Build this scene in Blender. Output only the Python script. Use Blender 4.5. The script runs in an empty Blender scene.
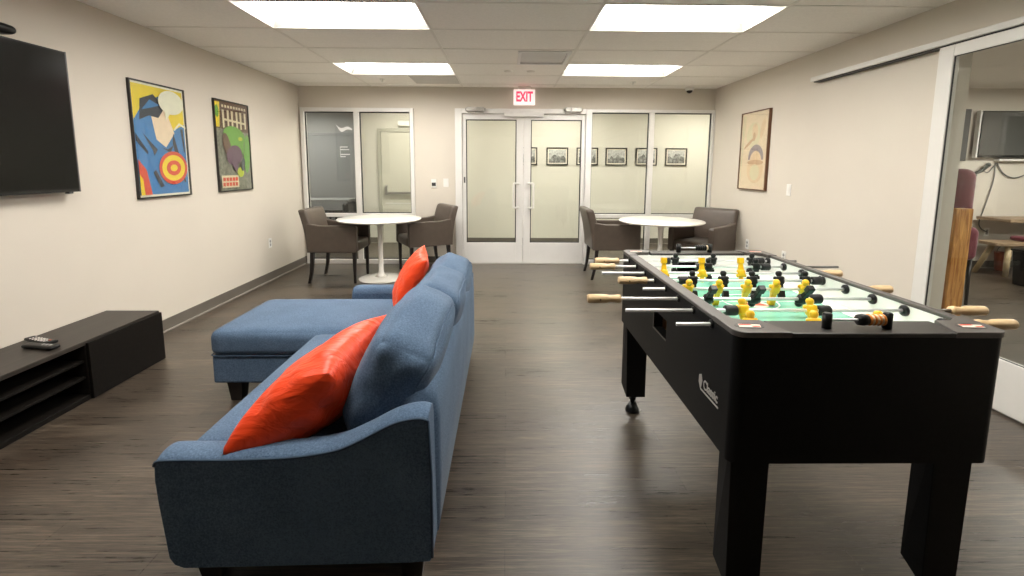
import bpy, bmesh, math, random
from mathutils import Vector, Matrix, noise
random.seed(7)
SC = bpy.context.scene
COL = SC.collection
PI = math.pi

# ------------------------------------------------------------------ materials
def new_mat(name):
    m = bpy.data.materials.new(name); m.use_nodes = True
    nt = m.node_tree; b = nt.nodes['Principled BSDF']
    return m, nt, b
def lin(c):
    return tuple(((x/255)/12.92 if x/255 <= .04045 else ((x/255+.055)/1.055)**2.4) for x in c) + (1,)
def mat(name, rgb, rough=.5, metal=0, var=.08, scale=8, bump=0, bscale=200, spec=.5, sheen=0, coat=0):
    """rgb is a linear albedo triple; subtle procedural variation + optional bump"""
    m, nt, b = new_mat(name); N = nt.nodes; L = nt.links
    tc = N.new('ShaderNodeTexCoord')
    no = N.new('ShaderNodeTexNoise'); no.inputs['Scale'].default_value = scale; no.inputs['Detail'].default_value = 3
    L.new(tc.outputs['Object'], no.inputs['Vector'])
    r = N.new('ShaderNodeValToRGB')
    r.color_ramp.elements[0].position = .3; r.color_ramp.elements[1].position = .7
    r.color_ramp.elements[0].color = tuple(max(0, c*(1-var)) for c in rgb)+(1,)
    r.color_ramp.elements[1].color = tuple(min(1, c*(1+var)) for c in rgb)+(1,)
    L.new(no.outputs['Fac'], r.inputs['Fac']); L.new(r.outputs['Color'], b.inputs['Base Color'])
    b.inputs['Roughness'].default_value = rough; b.inputs['Metallic'].default_value = metal
    b.inputs['Specular IOR Level'].default_value = spec
    if sheen: b.inputs['Sheen Weight'].default_value = sheen; b.inputs['Sheen Roughness'].default_value = .4
    if coat: b.inputs['Coat Weight'].default_value = coat
    if bump:
        n2 = N.new('ShaderNodeTexNoise'); n2.inputs['Scale'].default_value = bscale; n2.inputs['Detail'].default_value = 2
        L.new(tc.outputs['Object'], n2.inputs['Vector'])
        bp = N.new('ShaderNodeBump'); bp.inputs['Strength'].default_value = bump; bp.inputs['Distance'].default_value = .002
        L.new(n2.outputs['Fac'], bp.inputs['Height']); L.new(bp.outputs['Normal'], b.inputs['Normal'])
    return m
def emis(name, rgb, strength, camrough=.5):
    m, nt, b = new_mat(name)
    b.inputs['Base Color'].default_value = (.8, .8, .8, 1)
    b.inputs['Emission Color'].default_value = tuple(rgb)+(1,)
    b.inputs['Emission Strength'].default_value = strength
    return m
def glass_mat(name, tint=(.96, .98, .96), refl=1.0):
    m = bpy.data.materials.new(name); m.use_nodes = True; nt = m.node_tree; N = nt.nodes; L = nt.links
    for n in list(N): N.remove(n)
    o = N.new('ShaderNodeOutputMaterial'); mx = N.new('ShaderNodeMixShader')
    t = N.new('ShaderNodeBsdfTransparent'); t.inputs['Color'].default_value = tint+(1,)
    g = N.new('ShaderNodeBsdfGlossy'); g.inputs['Roughness'].default_value = .01
    ge = N.new('ShaderNodeNewGeometry'); dp = N.new('ShaderNodeVectorMath'); dp.operation = 'DOT_PRODUCT'
    L.new(ge.outputs['Incoming'], dp.inputs[0]); L.new(ge.outputs['Normal'], dp.inputs[1])
    def mt(op, a, v=None):
        q = N.new('ShaderNodeMath'); q.operation = op
        if a is not None and not isinstance(a, (int, float)): L.new(a, q.inputs[0])
        else: q.inputs[0].default_value = a
        if v is not None:
            if isinstance(v, (int, float)): q.inputs[1].default_value = v
            else: L.new(v, q.inputs[1])
        return q.outputs[0]
    k = mt('SUBTRACT', 1.0, mt('ABSOLUTE', dp.outputs['Value']))
    k = mt('POWER', k, 5.0); k = mt('MULTIPLY', k, .96*refl); k = mt('ADD', k, .04*refl)
    L.new(k, mx.inputs['Fac'])
    L.new(t.outputs[0], mx.inputs[1]); L.new(g.outputs[0], mx.inputs[2]); L.new(mx.outputs[0], o.inputs['Surface'])
    return m
def wood_mat(name, c1, c2, rough=.5, sc=(2, 30, 30), nscale=3, spec=.5):
    m, nt, b = new_mat(name); N = nt.nodes; L = nt.links
    tc = N.new('ShaderNodeTexCoord'); mp = N.new('ShaderNodeMapping'); mp.inputs['Scale'].default_value = sc
    no = N.new('ShaderNodeTexNoise'); no.inputs['Scale'].default_value = nscale; no.inputs['Detail'].default_value = 6
    no.inputs['Distortion'].default_value = .6
    r = N.new('ShaderNodeValToRGB'); r.color_ramp.elements[0].position = .3; r.color_ramp.elements[1].position = .72
    r.color_ramp.elements[0].color = c1+(1,); r.color_ramp.elements[1].color = c2+(1,)
    L.new(tc.outputs['Object'], mp.inputs['Vector']); L.new(mp.outputs[0], no.inputs['Vector'])
    L.new(no.outputs['Fac'], r.inputs['Fac']); L.new(r.outputs['Color'], b.inputs['Base Color'])
    b.inputs['Roughness'].default_value = rough; b.inputs['Specular IOR Level'].default_value = spec
    return m
def floor_mat():
    m, nt, b = new_mat('vinyl_plank_floor'); N = nt.nodes; L = nt.links
    tc = N.new('ShaderNodeTexCoord')
    def noise_(sc, s, det, dist=0):
        mp = N.new('ShaderNodeMapping'); mp.inputs['Scale'].default_value = sc; L.new(tc.outputs['Object'], mp.inputs['Vector'])
        n = N.new('ShaderNodeTexNoise'); n.inputs['Scale'].default_value = s; n.inputs['Detail'].default_value = det
        n.inputs['Distortion'].default_value = dist
        L.new(mp.outputs[0], n.inputs['Vector']); return n.outputs['Fac']
    br = N.new('ShaderNodeTexBrick'); L.new(tc.outputs['Object'], br.inputs['Vector'])
    br.inputs['Scale'].default_value = 1; br.inputs['Brick Width'].default_value = 1.22; br.inputs['Row Height'].default_value = .152
    br.inputs['Mortar Size'].default_value = .0012; br.inputs['Color1'].default_value = (.35, .35, .35, 1)
    br.inputs['Color2'].default_value = (.62, .62, .62, 1); br.inputs['Mortar'].default_value = (.1, .1, .1, 1)
    br.offset = .37
    a = noise_((1.6, 48, 1), 2.2, 8, .5); c = noise_((7, 150, 1), 2.2, 5, .3); d = noise_((.8, 3.5, 1), 1.4, 4)
    def mixf(x, y, f):
        mx = N.new('ShaderNodeMix'); mx.data_type = 'FLOAT'; mx.inputs[0].default_value = f
        L.new(x, mx.inputs[2]); L.new(y, mx.inputs[3]); return mx.outputs[0]
    s = mixf(mixf(a, c, .4), d, .25)
    s = mixf(s, br.outputs['Color'], .16)
    r = N.new('ShaderNodeValToRGB'); e = r.color_ramp.elements
    e[0].position = .39; e[0].color = (.014, .0098, .0065, 1); e[1].position = .62; e[1].color = (.168, .128, .092, 1)
    x = r.color_ramp.elements.new(.5); x.color = (.058, .0425, .030, 1)
    L.new(s, r.inputs['Fac']); L.new(r.outputs['Color'], b.inputs['Base Color'])
    b.inputs['Roughness'].default_value = .36; b.inputs['Specular IOR Level'].default_value = 1.0
    mr = N.new('ShaderNodeMapRange'); mr.inputs[1].default_value = .35; mr.inputs[2].default_value = .65; mr.inputs[3].default_value = .24; mr.inputs[4].default_value = .42
    L.new(s, mr.inputs[0]); L.new(mr.outputs[0], b.inputs['Roughness'])
    bp = N.new('ShaderNodeBump'); bp.inputs['Strength'].default_value = .45; bp.inputs['Distance'].default_value = .002
    L.new(c, bp.inputs['Height']); L.new(bp.outputs['Normal'], b.inputs['Normal'])
    return m
def weave_mat(name, dark, light, rough=.9):
    m, nt, b = new_mat(name); N = nt.nodes; L = nt.links
    tc = N.new('ShaderNodeTexCoord')
    n1 = N.new('ShaderNodeTexNoise'); n1.inputs['Scale'].default_value = 170; n1.inputs['Detail'].default_value = 2
    n2 = N.new('ShaderNodeTexNoise'); n2.inputs['Scale'].default_value = 5; n2.inputs['Detail'].default_value = 4
    L.new(tc.outputs['Object'], n1.inputs['Vector']); L.new(tc.outputs['Object'], n2.inputs['Vector'])
    mx = N.new('ShaderNodeMix'); mx.data_type = 'FLOAT'; mx.inputs[0].default_value = .3
    L.new(n1.outputs['Fac'], mx.inputs[2]); L.new(n2.outputs['Fac'], mx.inputs[3])
    r = N.new('ShaderNodeValToRGB'); r.color_ramp.elements[0].position = .32; r.color_ramp.elements[1].position = .68
    r.color_ramp.elements[0].color = dark+(1,); r.color_ramp.elements[1].color = light+(1,)
    L.new(mx.outputs[0], r.inputs['Fac']); L.new(r.outputs['Color'], b.inputs['Base Color'])
    b.inputs['Roughness'].default_value = rough; b.inputs['Sheen Weight'].default_value = .08
    b.inputs['Specular IOR Level'].default_value = .2
    bp = N.new('ShaderNodeBump'); bp.inputs['Strength'].default_value = .5; bp.inputs['Distance'].default_value = .0015
    L.new(n1.outputs['Fac'], bp.inputs['Height']); L.new(bp.outputs['Normal'], b.inputs['Normal'])
    return m
def pillow_mat():
    m, nt, b = new_mat('orange_satin'); N = nt.nodes; L = nt.links
    tc = N.new('ShaderNodeTexCoord'); mp = N.new('ShaderNodeMapping'); mp.inputs['Scale'].default_value = (1, 6, 3)
    mp.inputs['Rotation'].default_value = (0, 0, .6)
    n1 = N.new('ShaderNodeTexNoise'); n1.inputs['Scale'].default_value = 5; n1.inputs['Detail'].default_value = 3; n1.inputs['Distortion'].default_value = .8
    L.new(tc.outputs['Object'], mp.inputs[0]); L.new(mp.outputs[0], n1.inputs['Vector'])
    b.inputs['Base Color'].default_value = (.84, .055, .006, 1)
    b.inputs['Roughness'].default_value = .40; b.inputs['Sheen Weight'].default_value = .12
    b.inputs['Sheen Tint'].default_value = (1, .45, .3, 1)
    b.inputs['Subsurface Weight'].default_value = 0
    bp = N.new('ShaderNodeBump'); bp.inputs['Strength'].default_value = .55; bp.inputs['Distance'].default_value = .02
    L.new(n1.outputs['Fac'], bp.inputs['Height']); L.new(bp.outputs['Normal'], b.inputs['Normal'])
    return m

M = {}
M['wall'] = mat('wall_paint', (.66, .605, .525), .85, var=.015, scale=2, bump=.15, bscale=120, spec=.2)
M['wall_c'] = mat('corridor_paint', (.70, .67, .595), .85, var=.015, scale=2, spec=.2)
M['wall_grey'] = mat('lobby_paint', (.46, .455, .44), .85, var=.015, scale=2, spec=.2)
M['ceil'] = mat('ceiling_tile', (.90, .87, .81), .95, var=.03, scale=60, bump=.4, bscale=300, spec=.1)
M['grid'] = mat('ceiling_grid_paint', (.80, .765, .70), .6, var=.02)
M['grey_panel'] = mat('grey_return_grille', (.55, .525, .48), .7, var=.03)
M['floor'] = floor_mat()
M['base'] = mat('baseboard_rubber', (.135, .118, .098), .45, var=.05)
M['base_lip'] = mat('baseboard_foot', (.30, .27, .235), .4, var=.05)
M['alu'] = mat('aluminium_frame', (.78, .76, .73), .38, .1, var=.03, scale=3)
M['alu2'] = mat('brushed_steel', (.42, .40, .37), .35, .8, var=.04)
M['white_frame'] = mat('painted_white_frame', (.72, .70, .66), .35, var=.02)
M['gasket'] = mat('black_rubber', (.02, .02, .02), .5)
M['glass'] = glass_mat('clear_glass')
M['light'] = emis('troffer_diffuser', (1, .965, .90), 12.0)
M['light_c'] = emis('corridor_diffuser', (1, .94, .83), 9.5)
M['housing'] = mat('white_enamel', (.80, .79, .76), .4, var=.01)
M['white'] = mat('white_plastic', (.80, .78, .74), .4, var=.02)
M['exit_body'] = emis('exit_sign_face', (1, .80, .76), .35)
M['exit_red'] = emis('exit_letters', (1, .03, .07), 1.0)
M['exit_red'].node_tree.nodes['Principled BSDF'].inputs['Base Color'].default_value = (.7, .02, .04, 1)
M['blue'] = weave_mat('blue_denim_upholstery', (.047, .083, .143), (.122, .184, .276))
M['piping'] = mat('navy_piping', (.030, .058, .100), .8, var=.05)
M['orange'] = pillow_mat()
M['blackwood'] = mat('black_wood', (.010, .0095, .009), .42, var=.2, scale=20, spec=.35)
M['legblack'] = mat('black_leg_wood', (.012, .009, .008), .35, var=.2)
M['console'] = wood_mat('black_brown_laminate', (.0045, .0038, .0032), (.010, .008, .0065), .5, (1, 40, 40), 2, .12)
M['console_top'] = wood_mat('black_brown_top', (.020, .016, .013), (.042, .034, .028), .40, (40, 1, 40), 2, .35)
M['lam'] = mat('black_laminate', (.0045, .0043, .0040), .45, var=.2, scale=60, bump=.1, bscale=500, spec=.16)
M['rim'] = mat('dark_grey_rim', (.085, .075, .068), .38, var=.06, scale=30)
M['pitch'] = mat('green_playfield', (.21, .57, .41), .25, var=.03, scale=5, coat=.3)
M['pitch_l'] = mat('light_green_markings', (.42, .68, .55), .25, var=.02)
M['tray'] = mat('white_melamine', (.86, .86, .82), .3, var=.02)
M['chrome'] = mat('chrome_rod', (.86, .86, .86), .30, .55, var=.02)
M['darkrod'] = mat('hollow_steel_rod', (.25, .24, .235), .3, .8, var=.04)
M['black'] = mat('black_plastic', (.006, .006, .006), .35, var=.1, spec=.3)
M['bumper'] = mat('black_rubber_bumper', (.014, .014, .014), .5, var=.1, spec=.3)
M['yellow'] = mat('yellow_plastic', (.90, .53, .012), .35, var=.03)
M['handle'] = wood_mat('pale_maple', (.60, .40, .20), (.80, .60, .36), .4, (6, 40, 40), 2)
M['amber'] = mat('amber_beads', (.75, .24, .035), .3, var=.05)
M['cream_bead'] = mat('cream_beads', (.85, .66, .42), .35, var=.03)
M['taupe'] = mat('taupe_leather', (.082, .062, .048), .42, var=.08, scale=14, bump=.25, bscale=90)
M['tabletop'] = mat('white_lacquer', (.84, .81, .75), .22, var=.01)
M['tvblack'] = mat('screen_black', (.005, .0048, .0042), .20, var=.05, spec=.22)
M['tvframe'] = mat('screen_bezel', (.012, .012, .012), .25, var=.05)
M['pf'] = mat('black_poster_frame', (.018, .015, .013), .35)
M['copper'] = mat('brown_metal_frame', (.16, .075, .04), .4, .3)
def flat(n, c, r=.35): return mat(n, lin(c)[:3], r, var=.05, scale=18)
M['p_yellow'] = flat('print_yellow', (236, 205, 40)); M['p_blue'] = flat('print_blue', (42, 118, 186))
M['p_red'] = flat('print_red', (214, 70, 48)); M['p_white'] = flat('print_white', (236, 228, 212))
M['p_peach'] = flat('print_peach', (238, 210, 186)); M['p_navy'] = flat('print_navy', (24, 34, 56))
M['p_maroon'] = flat('print_maroon', (92, 52, 40)); M['p_green'] = flat('print_green', (104, 160, 58))
M['p_purple'] = flat('print_purple', (98, 60, 92)); M['p_grey'] = mat('print_grey', (.21, .195, .16), .4, var=.4, scale=30)
M['p_cream'] = flat('print_cream', (226, 208, 178)); M['p_lime'] = flat('print_lime', (186, 196, 50))
M['p_sand'] = flat('print_sand', (232, 196, 164)); M['p_tan'] = flat('print_tan', (206, 160, 128))
M['p_mauve'] = flat('print_mauve', (150, 128, 140)); M['p_brown'] = flat('print_brown', (170, 108, 82))
M['photo'] = mat('grey_photo_print', (.22, .22, .21), .4, var=.8, scale=22)
M['photo_l'] = mat('pale_photo_print', (.5, .5, .48), .4, var=.35, scale=30)
M['slab'] = wood_mat('rough_golden_wood', (.34, .12, .022), (.80, .43, .13), .5, (16, 16, 1.6), 3)
M['oak'] = wood_mat('dull_oak', (.20, .13, .075), (.38, .27, .17), .55, (1, 20, 20), 3)
M['oakleg'] = mat('pale_turned_wood', (.50, .38, .22), .5, var=.1)
M['maroon'] = mat('maroon_fabric', (.16, .025, .04), .85, var=.12, scale=20, bump=.3, sheen=.4)
M['redorange'] = mat('red_plastic', (.24, .045, .015), .4)
M['cable'] = mat('grey_cable', (.16, .16, .15), .5)
M['doorpaint'] = mat('cream_door_paint', (.60, .575, .49), .5, var=.01)
M['doorframe_shaded'] = mat('cream_door_frame_shaded', (.46, .44, .37), .5, var=.01)  # cream darkened to stand in for shading along the frame edges
M['greydoor'] = mat('grey_door_paint', (.36, .36, .355), .5, var=.01)
M['logo'] = mat('silver_lettering', (.62, .60, .56), .35, .3)
M['inner_wood'] = wood_mat('raw_plywood', (.28, .16, .07), (.45, .28, .14), .6, (1, 10, 20), 3)
M['lens'] = mat('button_grey', (.35, .35, .34), .4)
M['ballpink'] = mat('foosball_ball', (.80, .35, .22), .4)
M['mark'] = mat('white_mark', (.85, .85, .84), .6)

# ------------------------------------------------------------------ mesh tools
class MB:
    def __init__(s): s.bm = bmesh.new(); s.mats = []
    def mi(s, m):
        if m is None: return 0
        if m not in s.mats: s.mats.append(m)
        return s.mats.index(m)
    def add(s, b2, m=None, smooth=False):
        i = s.mi(m); me = bpy.data.meshes.new('t')
        for f in b2.faces: f.material_index = i; f.smooth = smooth
        b2.to_mesh(me); b2.free(); s.bm.from_mesh(me); bpy.data.meshes.remove(me)
        return s
    def box(s, x0, x1, y0, y1, z0, z1, bev=0, m=None, seg=2, smooth=False):
        b = bmesh.new(); bmesh.ops.create_cube(b, size=1)
        for v in b.verts:
            v.co = Vector(((x0+x1)/2+v.co.x*(x1-x0), (y0+y1)/2+v.co.y*(y1-y0), (z0+z1)/2+v.co.z*(z1-z0)))
        if bev: bmesh.ops.bevel(b, geom=b.edges[:], offset=bev, segments=seg, affect='EDGES', profile=.5)
        return s.add(b, m, smooth)
    def hexa(s, pts, bev=0, m=None, seg=2):
        """8 points: bottom 4 ccw then top 4 ccw"""
        b = bmesh.new(); v = [b.verts.new(p) for p in pts]
        for f in ((3, 2, 1, 0), (4, 5, 6, 7), (0, 1, 5, 4), (1, 2, 6, 5), (2, 3, 7, 6), (3, 0, 4, 7)): b.faces.new([v[i] for i in f])
        bmesh.ops.recalc_face_normals(b, faces=b.faces)
        if bev: bmesh.ops.bevel(b, geom=b.edges[:], offset=bev, segments=seg, affect='EDGES', profile=.5)
        return s.add(b, m)
    def cyl(s, p0, p1, r0, r1=None, n=16, m=None, smooth=True):
        r1 = r0 if r1 is None else r1
        p0 = Vector(p0); p1 = Vector(p1); d = (p1-p0); L = d.length
        b = bmesh.new(); bmesh.ops.create_cone(b, cap_ends=True, segments=n, radius1=r0, radius2=r1, depth=L)
        q = d.to_track_quat('Z', 'Y').to_matrix().to_4x4()
        bmesh.ops.transform(b, matrix=Matrix.Translation((p0+p1)/2) @ q, verts=b.verts)
        i = s.mi(m)
        for f in b.faces: f.material_index = i; f.smooth = smooth and len(f.verts) == 4
        me = bpy.data.meshes.new('t'); b.to_mesh(me); b.free(); s.bm.from_mesh(me); bpy.data.meshes.remove(me); return s
    def lathe(s, prof, c=(0, 0, 0), axis='Z', n=28, m=None):
        b = bmesh.new(); rings = []
        for (r, h) in prof:
            ring = []
            if r < 1e-6: ring = [b.verts.new((0, 0, h))]
            else:
                for k in range(n):
                    a = 2*PI*k/n; ring.append(b.verts.new((r*math.cos(a), r*math.sin(a), h)))
            rings.append(ring)
        for A, B in zip(rings, rings[1:]):
            for k in range(n):
                k2 = (k+1) % n
                if len(A) == 1 and len(B) == 1: break
                if len(A) == 1: b.faces.new((A[0], B[k2], B[k]))
                elif len(B) == 1: b.faces.new((A[k], A[k2], B[0]))
                else: b.faces.new((A[k], A[k2], B[k2], B[k]))
        for rr in (rings[0], rings[-1]):
            if len(rr) > 1: b.faces.new(rr)
        bmesh.ops.recalc_face_normals(b, faces=b.faces)
        R = Matrix.Identity(4)
        if axis == 'X': R = Matrix.Rotation(PI/2, 4, 'Y')
        if axis == 'Y': R = Matrix.Rotation(-PI/2, 4, 'X')
        bmesh.ops.transform(b, matrix=Matrix.Translation(c) @ R, verts=b.verts)
        return s.add(b, m, True)
    def sphere(s, c, r, m=None, sc=(1, 1, 1), n=12):
        b = bmesh.new(); bmesh.ops.create_uvsphere(b, u_segments=n, v_segments=max(6, n*2//3), radius=r)
        for v in b.verts: v.co = Vector((v.co.x*sc[0]+c[0], v.co.y*sc[1]+c[1], v.co.z*sc[2]+c[2]))
        return s.add(b, m, True)
    def prism(s, poly, axis, a, b_, m=None, bev=0, smooth=False, seg=2):
        """poly: 2D points; axis X -> (y,z), Y -> (x,z), Z -> (x,y)"""
        b = bmesh.new()
        def P(p, t): return {'X': (t, p[0], p[1]), 'Y': (p[0], t, p[1]), 'Z': (p[0], p[1], t)}[axis]
        A = [b.verts.new(P(p, a)) for p in poly]; B = [b.verts.new(P(p, b_)) for p in poly]
        n = len(poly); b.faces.new(A); b.faces.new(B)
        for k in range(n): b.faces.new((A[k], A[(k+1) % n], B[(k+1) % n], B[k]))
        bmesh.ops.recalc_face_normals(b, faces=b.faces)
        if bev:
            es = [e for e in b.edges if all(abs(getattr(v.co, axis.lower())-getattr(e.verts[0].co, axis.lower())) < 1e-6 for v in e.verts)]
            bmesh.ops.bevel(b, geom=es, offset=bev, segments=seg, affect='EDGES', profile=.5)
        return s.add(b, m, smooth)
    def tube(s, pts, r, n=8, m=None, closed=False):
        pts = [Vector(p) for p in pts]; b = bmesh.new(); rings = []
        N_ = len(pts)
        up = None
        for i, p in enumerate(pts):
            if closed: t = (pts[(i+1) % N_]-pts[i-1])
            else: t = pts[min(i+1, N_-1)]-pts[max(i-1, 0)]
            t.normalize()
            if up is None:
                up = t.orthogonal().normalized()
            up = (up-t*up.dot(t))
            if up.length < 1e-4: up = t.orthogonal()
            up.normalize(); sd = t.cross(up)
            rings.append([b.verts.new(p+up*r*math.cos(2*PI*k/n)+sd*r*math.sin(2*PI*k/n)) for k in range(n)])
        rg = range(N_) if closed else range(N_-1)
        for i in rg:
            A, B = rings[i], rings[(i+1) % N_]
            for k in range(n): b.faces.new((A[k], A[(k+1) % n], B[(k+1) % n], B[k]))
        if not closed: b.faces.new(rings[0]); b.faces.new(rings[-1])
        bmesh.ops.recalc_face_normals(b, faces=b.faces)
        return s.add(b, m, True)
    def softbox(s, hx, hy, hz, r, c=(0, 0, 0), crown=(0, 0, 0), m=None, n=14, fn=None):
        """rounded, subdivided box with bulging faces; fn(Vector)->Vector deforms"""
        b = bmesh.new(); bmesh.ops.create_cube(b, size=2)
        bmesh.ops.subdivide_edges(b, edges=b.edges[:], cuts=n, use_grid_fill=True)
        H = (hx, hy, hz)
        for v in b.verts:
            p = []
            for k in range(3):
                t = v.co[k]; t = math.copysign(1-(1-abs(t))**1.5, t) if abs(t) < 1 else t
                p.append(t)
            uv = p[:]
            P = Vector([p[k]*H[k] for k in range(3)])
            I = Vector([max(-(H[k]-r), min(H[k]-r, P[k])) for k in range(3)])
            d = P-I
            if d.length > 1e-9: P = I+d.normalized()*r if d.length > 1e-6 else P
            for k in range(3):
                if crown[k]:
                    o = [j for j in range(3) if j != k]
                    P[k] += crown[k]*uv[k]*(1-uv[o[0]]**2)*(1-uv[o[1]]**2)
            P = P if fn is None else fn(P, uv)
            v.co = P+Vector(c)
        return s.add(b, m, True)
    def build(s, name, m=None, parent=None, loc=None, smooth_angle=None):
        me = bpy.data.meshes.new(name); s.bm.to_mesh(me); s.bm.free()
        ms = [mm for mm in s.mats if mm is not None]
        if m is not None and not ms: me.materials.append(m)
        for mm in s.mats: me.materials.append(mm if mm is not None else m)
        o = bpy.data.objects.new(name, me); COL.objects.link(o)
        if loc is not None: o.location = loc
        if parent is not None: o.parent = parent
        return o

def empty(name, loc=(0, 0, 0), rz=0):
    o = bpy.data.objects.new(name, None); o.empty_display_size = .1; COL.objects.link(o)
    o.location = loc; o.rotation_euler = (0, 0, rz); return o
def tag(o, label=None, cat=None, group=None, kind=None):
    if label: o['label'] = label
    if cat: o['category'] = cat
    if group: o['group'] = group
    if kind: o['kind'] = kind
    return o
def struct(o): o['kind'] = 'structure'; return o
def copy_tree(o, parent=None):
    c = o.copy(); COL.objects.link(c); c.parent = parent
    for ch in [k for k in list(bpy.data.objects) if k.parent == o]: copy_tree(ch, c)
    return c
def smooth_curve(pts, k=6):
    """catmull-rom through 2D/3D points"""
    P = [Vector(p) for p in pts]; out = []
    for i in range(len(P)-1):
        p0 = P[max(i-1, 0)]; p1 = P[i]; p2 = P[i+1]; p3 = P[min(i+2, len(P)-1)]
        for j in range(k):
            t = j/k
            out.append(.5*((2*p1)+(-p0+p2)*t+(2*p0-5*p1+4*p2-p3)*t*t+(-p0+3*p1-3*p2+p3)*t**3))
    out.append(P[-1]); return out

# ------------------------------------------------------------------ dimensions
XL, XR, YB, YF, ZC = -2.79, 2.827, 6.50, -4.2, 2.41
YC = 8.25          # far wall of the corridor behind the glass
GX, GY = -1.807, 5.039   # origin of the ceiling tile grid

# ------------------------------------------------------------------ shell
b = MB().box(-6.6, 9.2, YF-.2, 10.0, -.1, 0)
struct(b.build('floor', M['floor']))

def wallbox(name, boxes, m):
    b = MB()
    for q in boxes: b.box(*q)
    return struct(b.build(name, m))
wallbox('wall_left', [(XL-.12, XL, YF, YB+.12, 0, ZC)], M['wall'])
DO0, DO1, DOZ = 1.95, 3.05, 2.085   # opening for the sliding door in the right wall
wallbox('wall_right', [(XR, XR+.12, DO1, YB+.12, 0, ZC), (XR, XR+.12, YF, DO0, 0, ZC), (XR, XR+.12, DO0, DO1, DOZ, ZC)], M['wall'])
wallbox('wall_back', [(XL, XR, YB, YB+.12, 2.125, ZC), (-1.252, -.694, YB, YB+.12, 0, 2.125),
                      (XL, -2.765, YB, YB+.12, 0, 2.125)], M['wall'])
wallbox('wall_front', [(XL-.12, XR+.12, YF-.12, YF, 0, ZC)], M['wall'])
wallbox('wall_corridor', [(-2.57, 6.0, YC, YC+.12, 0, ZC), (-2.57, -2.45, YC+.12, 9.6, 0, ZC)], M['wall_c'])
wallbox('wall_corridor_right', [(5.88, 6.0, YB+.2, YC, 0, ZC)], M['wall_c'])
wallbox('wall_lobby', [(-6.4, -2.57, 9.6, 9.72, 0, ZC), (-6.52, -6.4, YB, 9.72, 0, ZC), (-6.4, XL-.12, YB, YB+.12, 0, ZC)], M['wall_grey'])
wallbox('wall_side_room_back', [(XR+.12, 9.0, 6.3, 6.42, 0, ZC)], M['wall'])
wallbox('wall_side_room_right', [(9.0, 9.12, -1.0, 6.42, 0, ZC)], M['wall'])
wallbox('wall_side_room_front', [(XR+.12, 9.0, -1.12, -1.0, 0, ZC)], M['wall'])

# ceiling, tile cells minus fixtures
def ceiling(name, x0, x1, y0, y1, holes, m):
    """holes: list of (x0,x1,y0,y1) left open; built from strips"""
    xs = sorted({x0, x1, *[h[0] for h in holes], *[h[1] for h in holes]})
    ys = sorted({y0, y1, *[h[2] for h in holes], *[h[3] for h in holes]})
    b = MB()
    for i in range(len(xs)-1):
        for j in range(len(ys)-1):
            cx, cy = (xs[i]+xs[i+1])/2, (ys[j]+ys[j+1])/2
            if any(h[0] < cx < h[1] and h[2] < cy < h[3] for h in holes): continue
            b.box(xs[i], xs[i+1], ys[j], ys[j+1], ZC, ZC+.02)
    return struct(b.build(name, m))
T, S = .6096, 1.2192
def cell(ix, iy, w=1, h=1): return (GX+ix*S, GX+(ix+w)*S, GY+iy*T, GY+(iy+h)*T)
lights = [cell(0, 0), cell(2, 0), cell(0, -3), cell(2, -3), cell(0, -6), cell(2, -6)]
off_lights = [cell(0, -9), cell(2, -9), cell(0, -12), cell(2, -12)]
gap = .012
holes = [(a+gap, b_-gap, c+gap, d-gap) for (a, b_, c, d) in lights+off_lights]
VENT = (GX+1.57*S, GX+2*S-.03, GY-T+.05, GY-.01)
c_main = ceiling('ceiling', XL-.05, XR+.05, YF-.05, YB+.05, holes+[VENT], M['ceil'])
g = MB()
for i in range(0, 4):
    x = GX+i*S; g.box(x-.011, x+.011, YF, YB, ZC-.004, ZC+.004)
j = -16
while GY+j*T < YB:
    y = GY+j*T
    if y > YF: g.box(XL, XR, y-.011, y+.011, ZC-.0035, ZC+.004)
    j += 1
g.build('ceiling_grid', M['grid'], c_main)
c2 = ceiling('ceiling_corridor', -6.4, 5.9, YB+.1, 9.65, [], M['ceil'])
c3 = ceiling('ceiling_side_room', XR+.1, 9.0, -1.0, 6.32, [], M['ceil'])

# baseboards
def baseboard(name, x0, x1, y0, y1, lipdir):
    b = MB().box(x0, x1, y0, y1, 0, .102, .004)
    o = struct(b.build(name, M['base']))
    dx, dy = lipdir
    l = MB().box(min(x0, x0+dx), max(x1, x1+dx), min(y0, y0+dy), max(y1, y1+dy), 0, .014, .003)
    l.build('base_shoe', M['base_lip'], o); return o
baseboard('baseboard_left', XL, XL+.010, YF, YB, (.012, 0))
baseboard('baseboard_right', XR-.010, XR, DO1+.08, YB, (-.012, 0))
baseboard('baseboard_back', -1.25, -.70, YB-.010, YB, (0, -.008))
baseboard('baseboard_corridor', -2.57, 5.88, YC-.012, YC, (0, -.008))
baseboard('baseboard_lobby', -6.4, -2.57, 9.588, 9.6, (0, -.008))
baseboard('baseboard_side_room', XR+.12, 9.0, 6.288, 6.3, (0, -.008))

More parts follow.
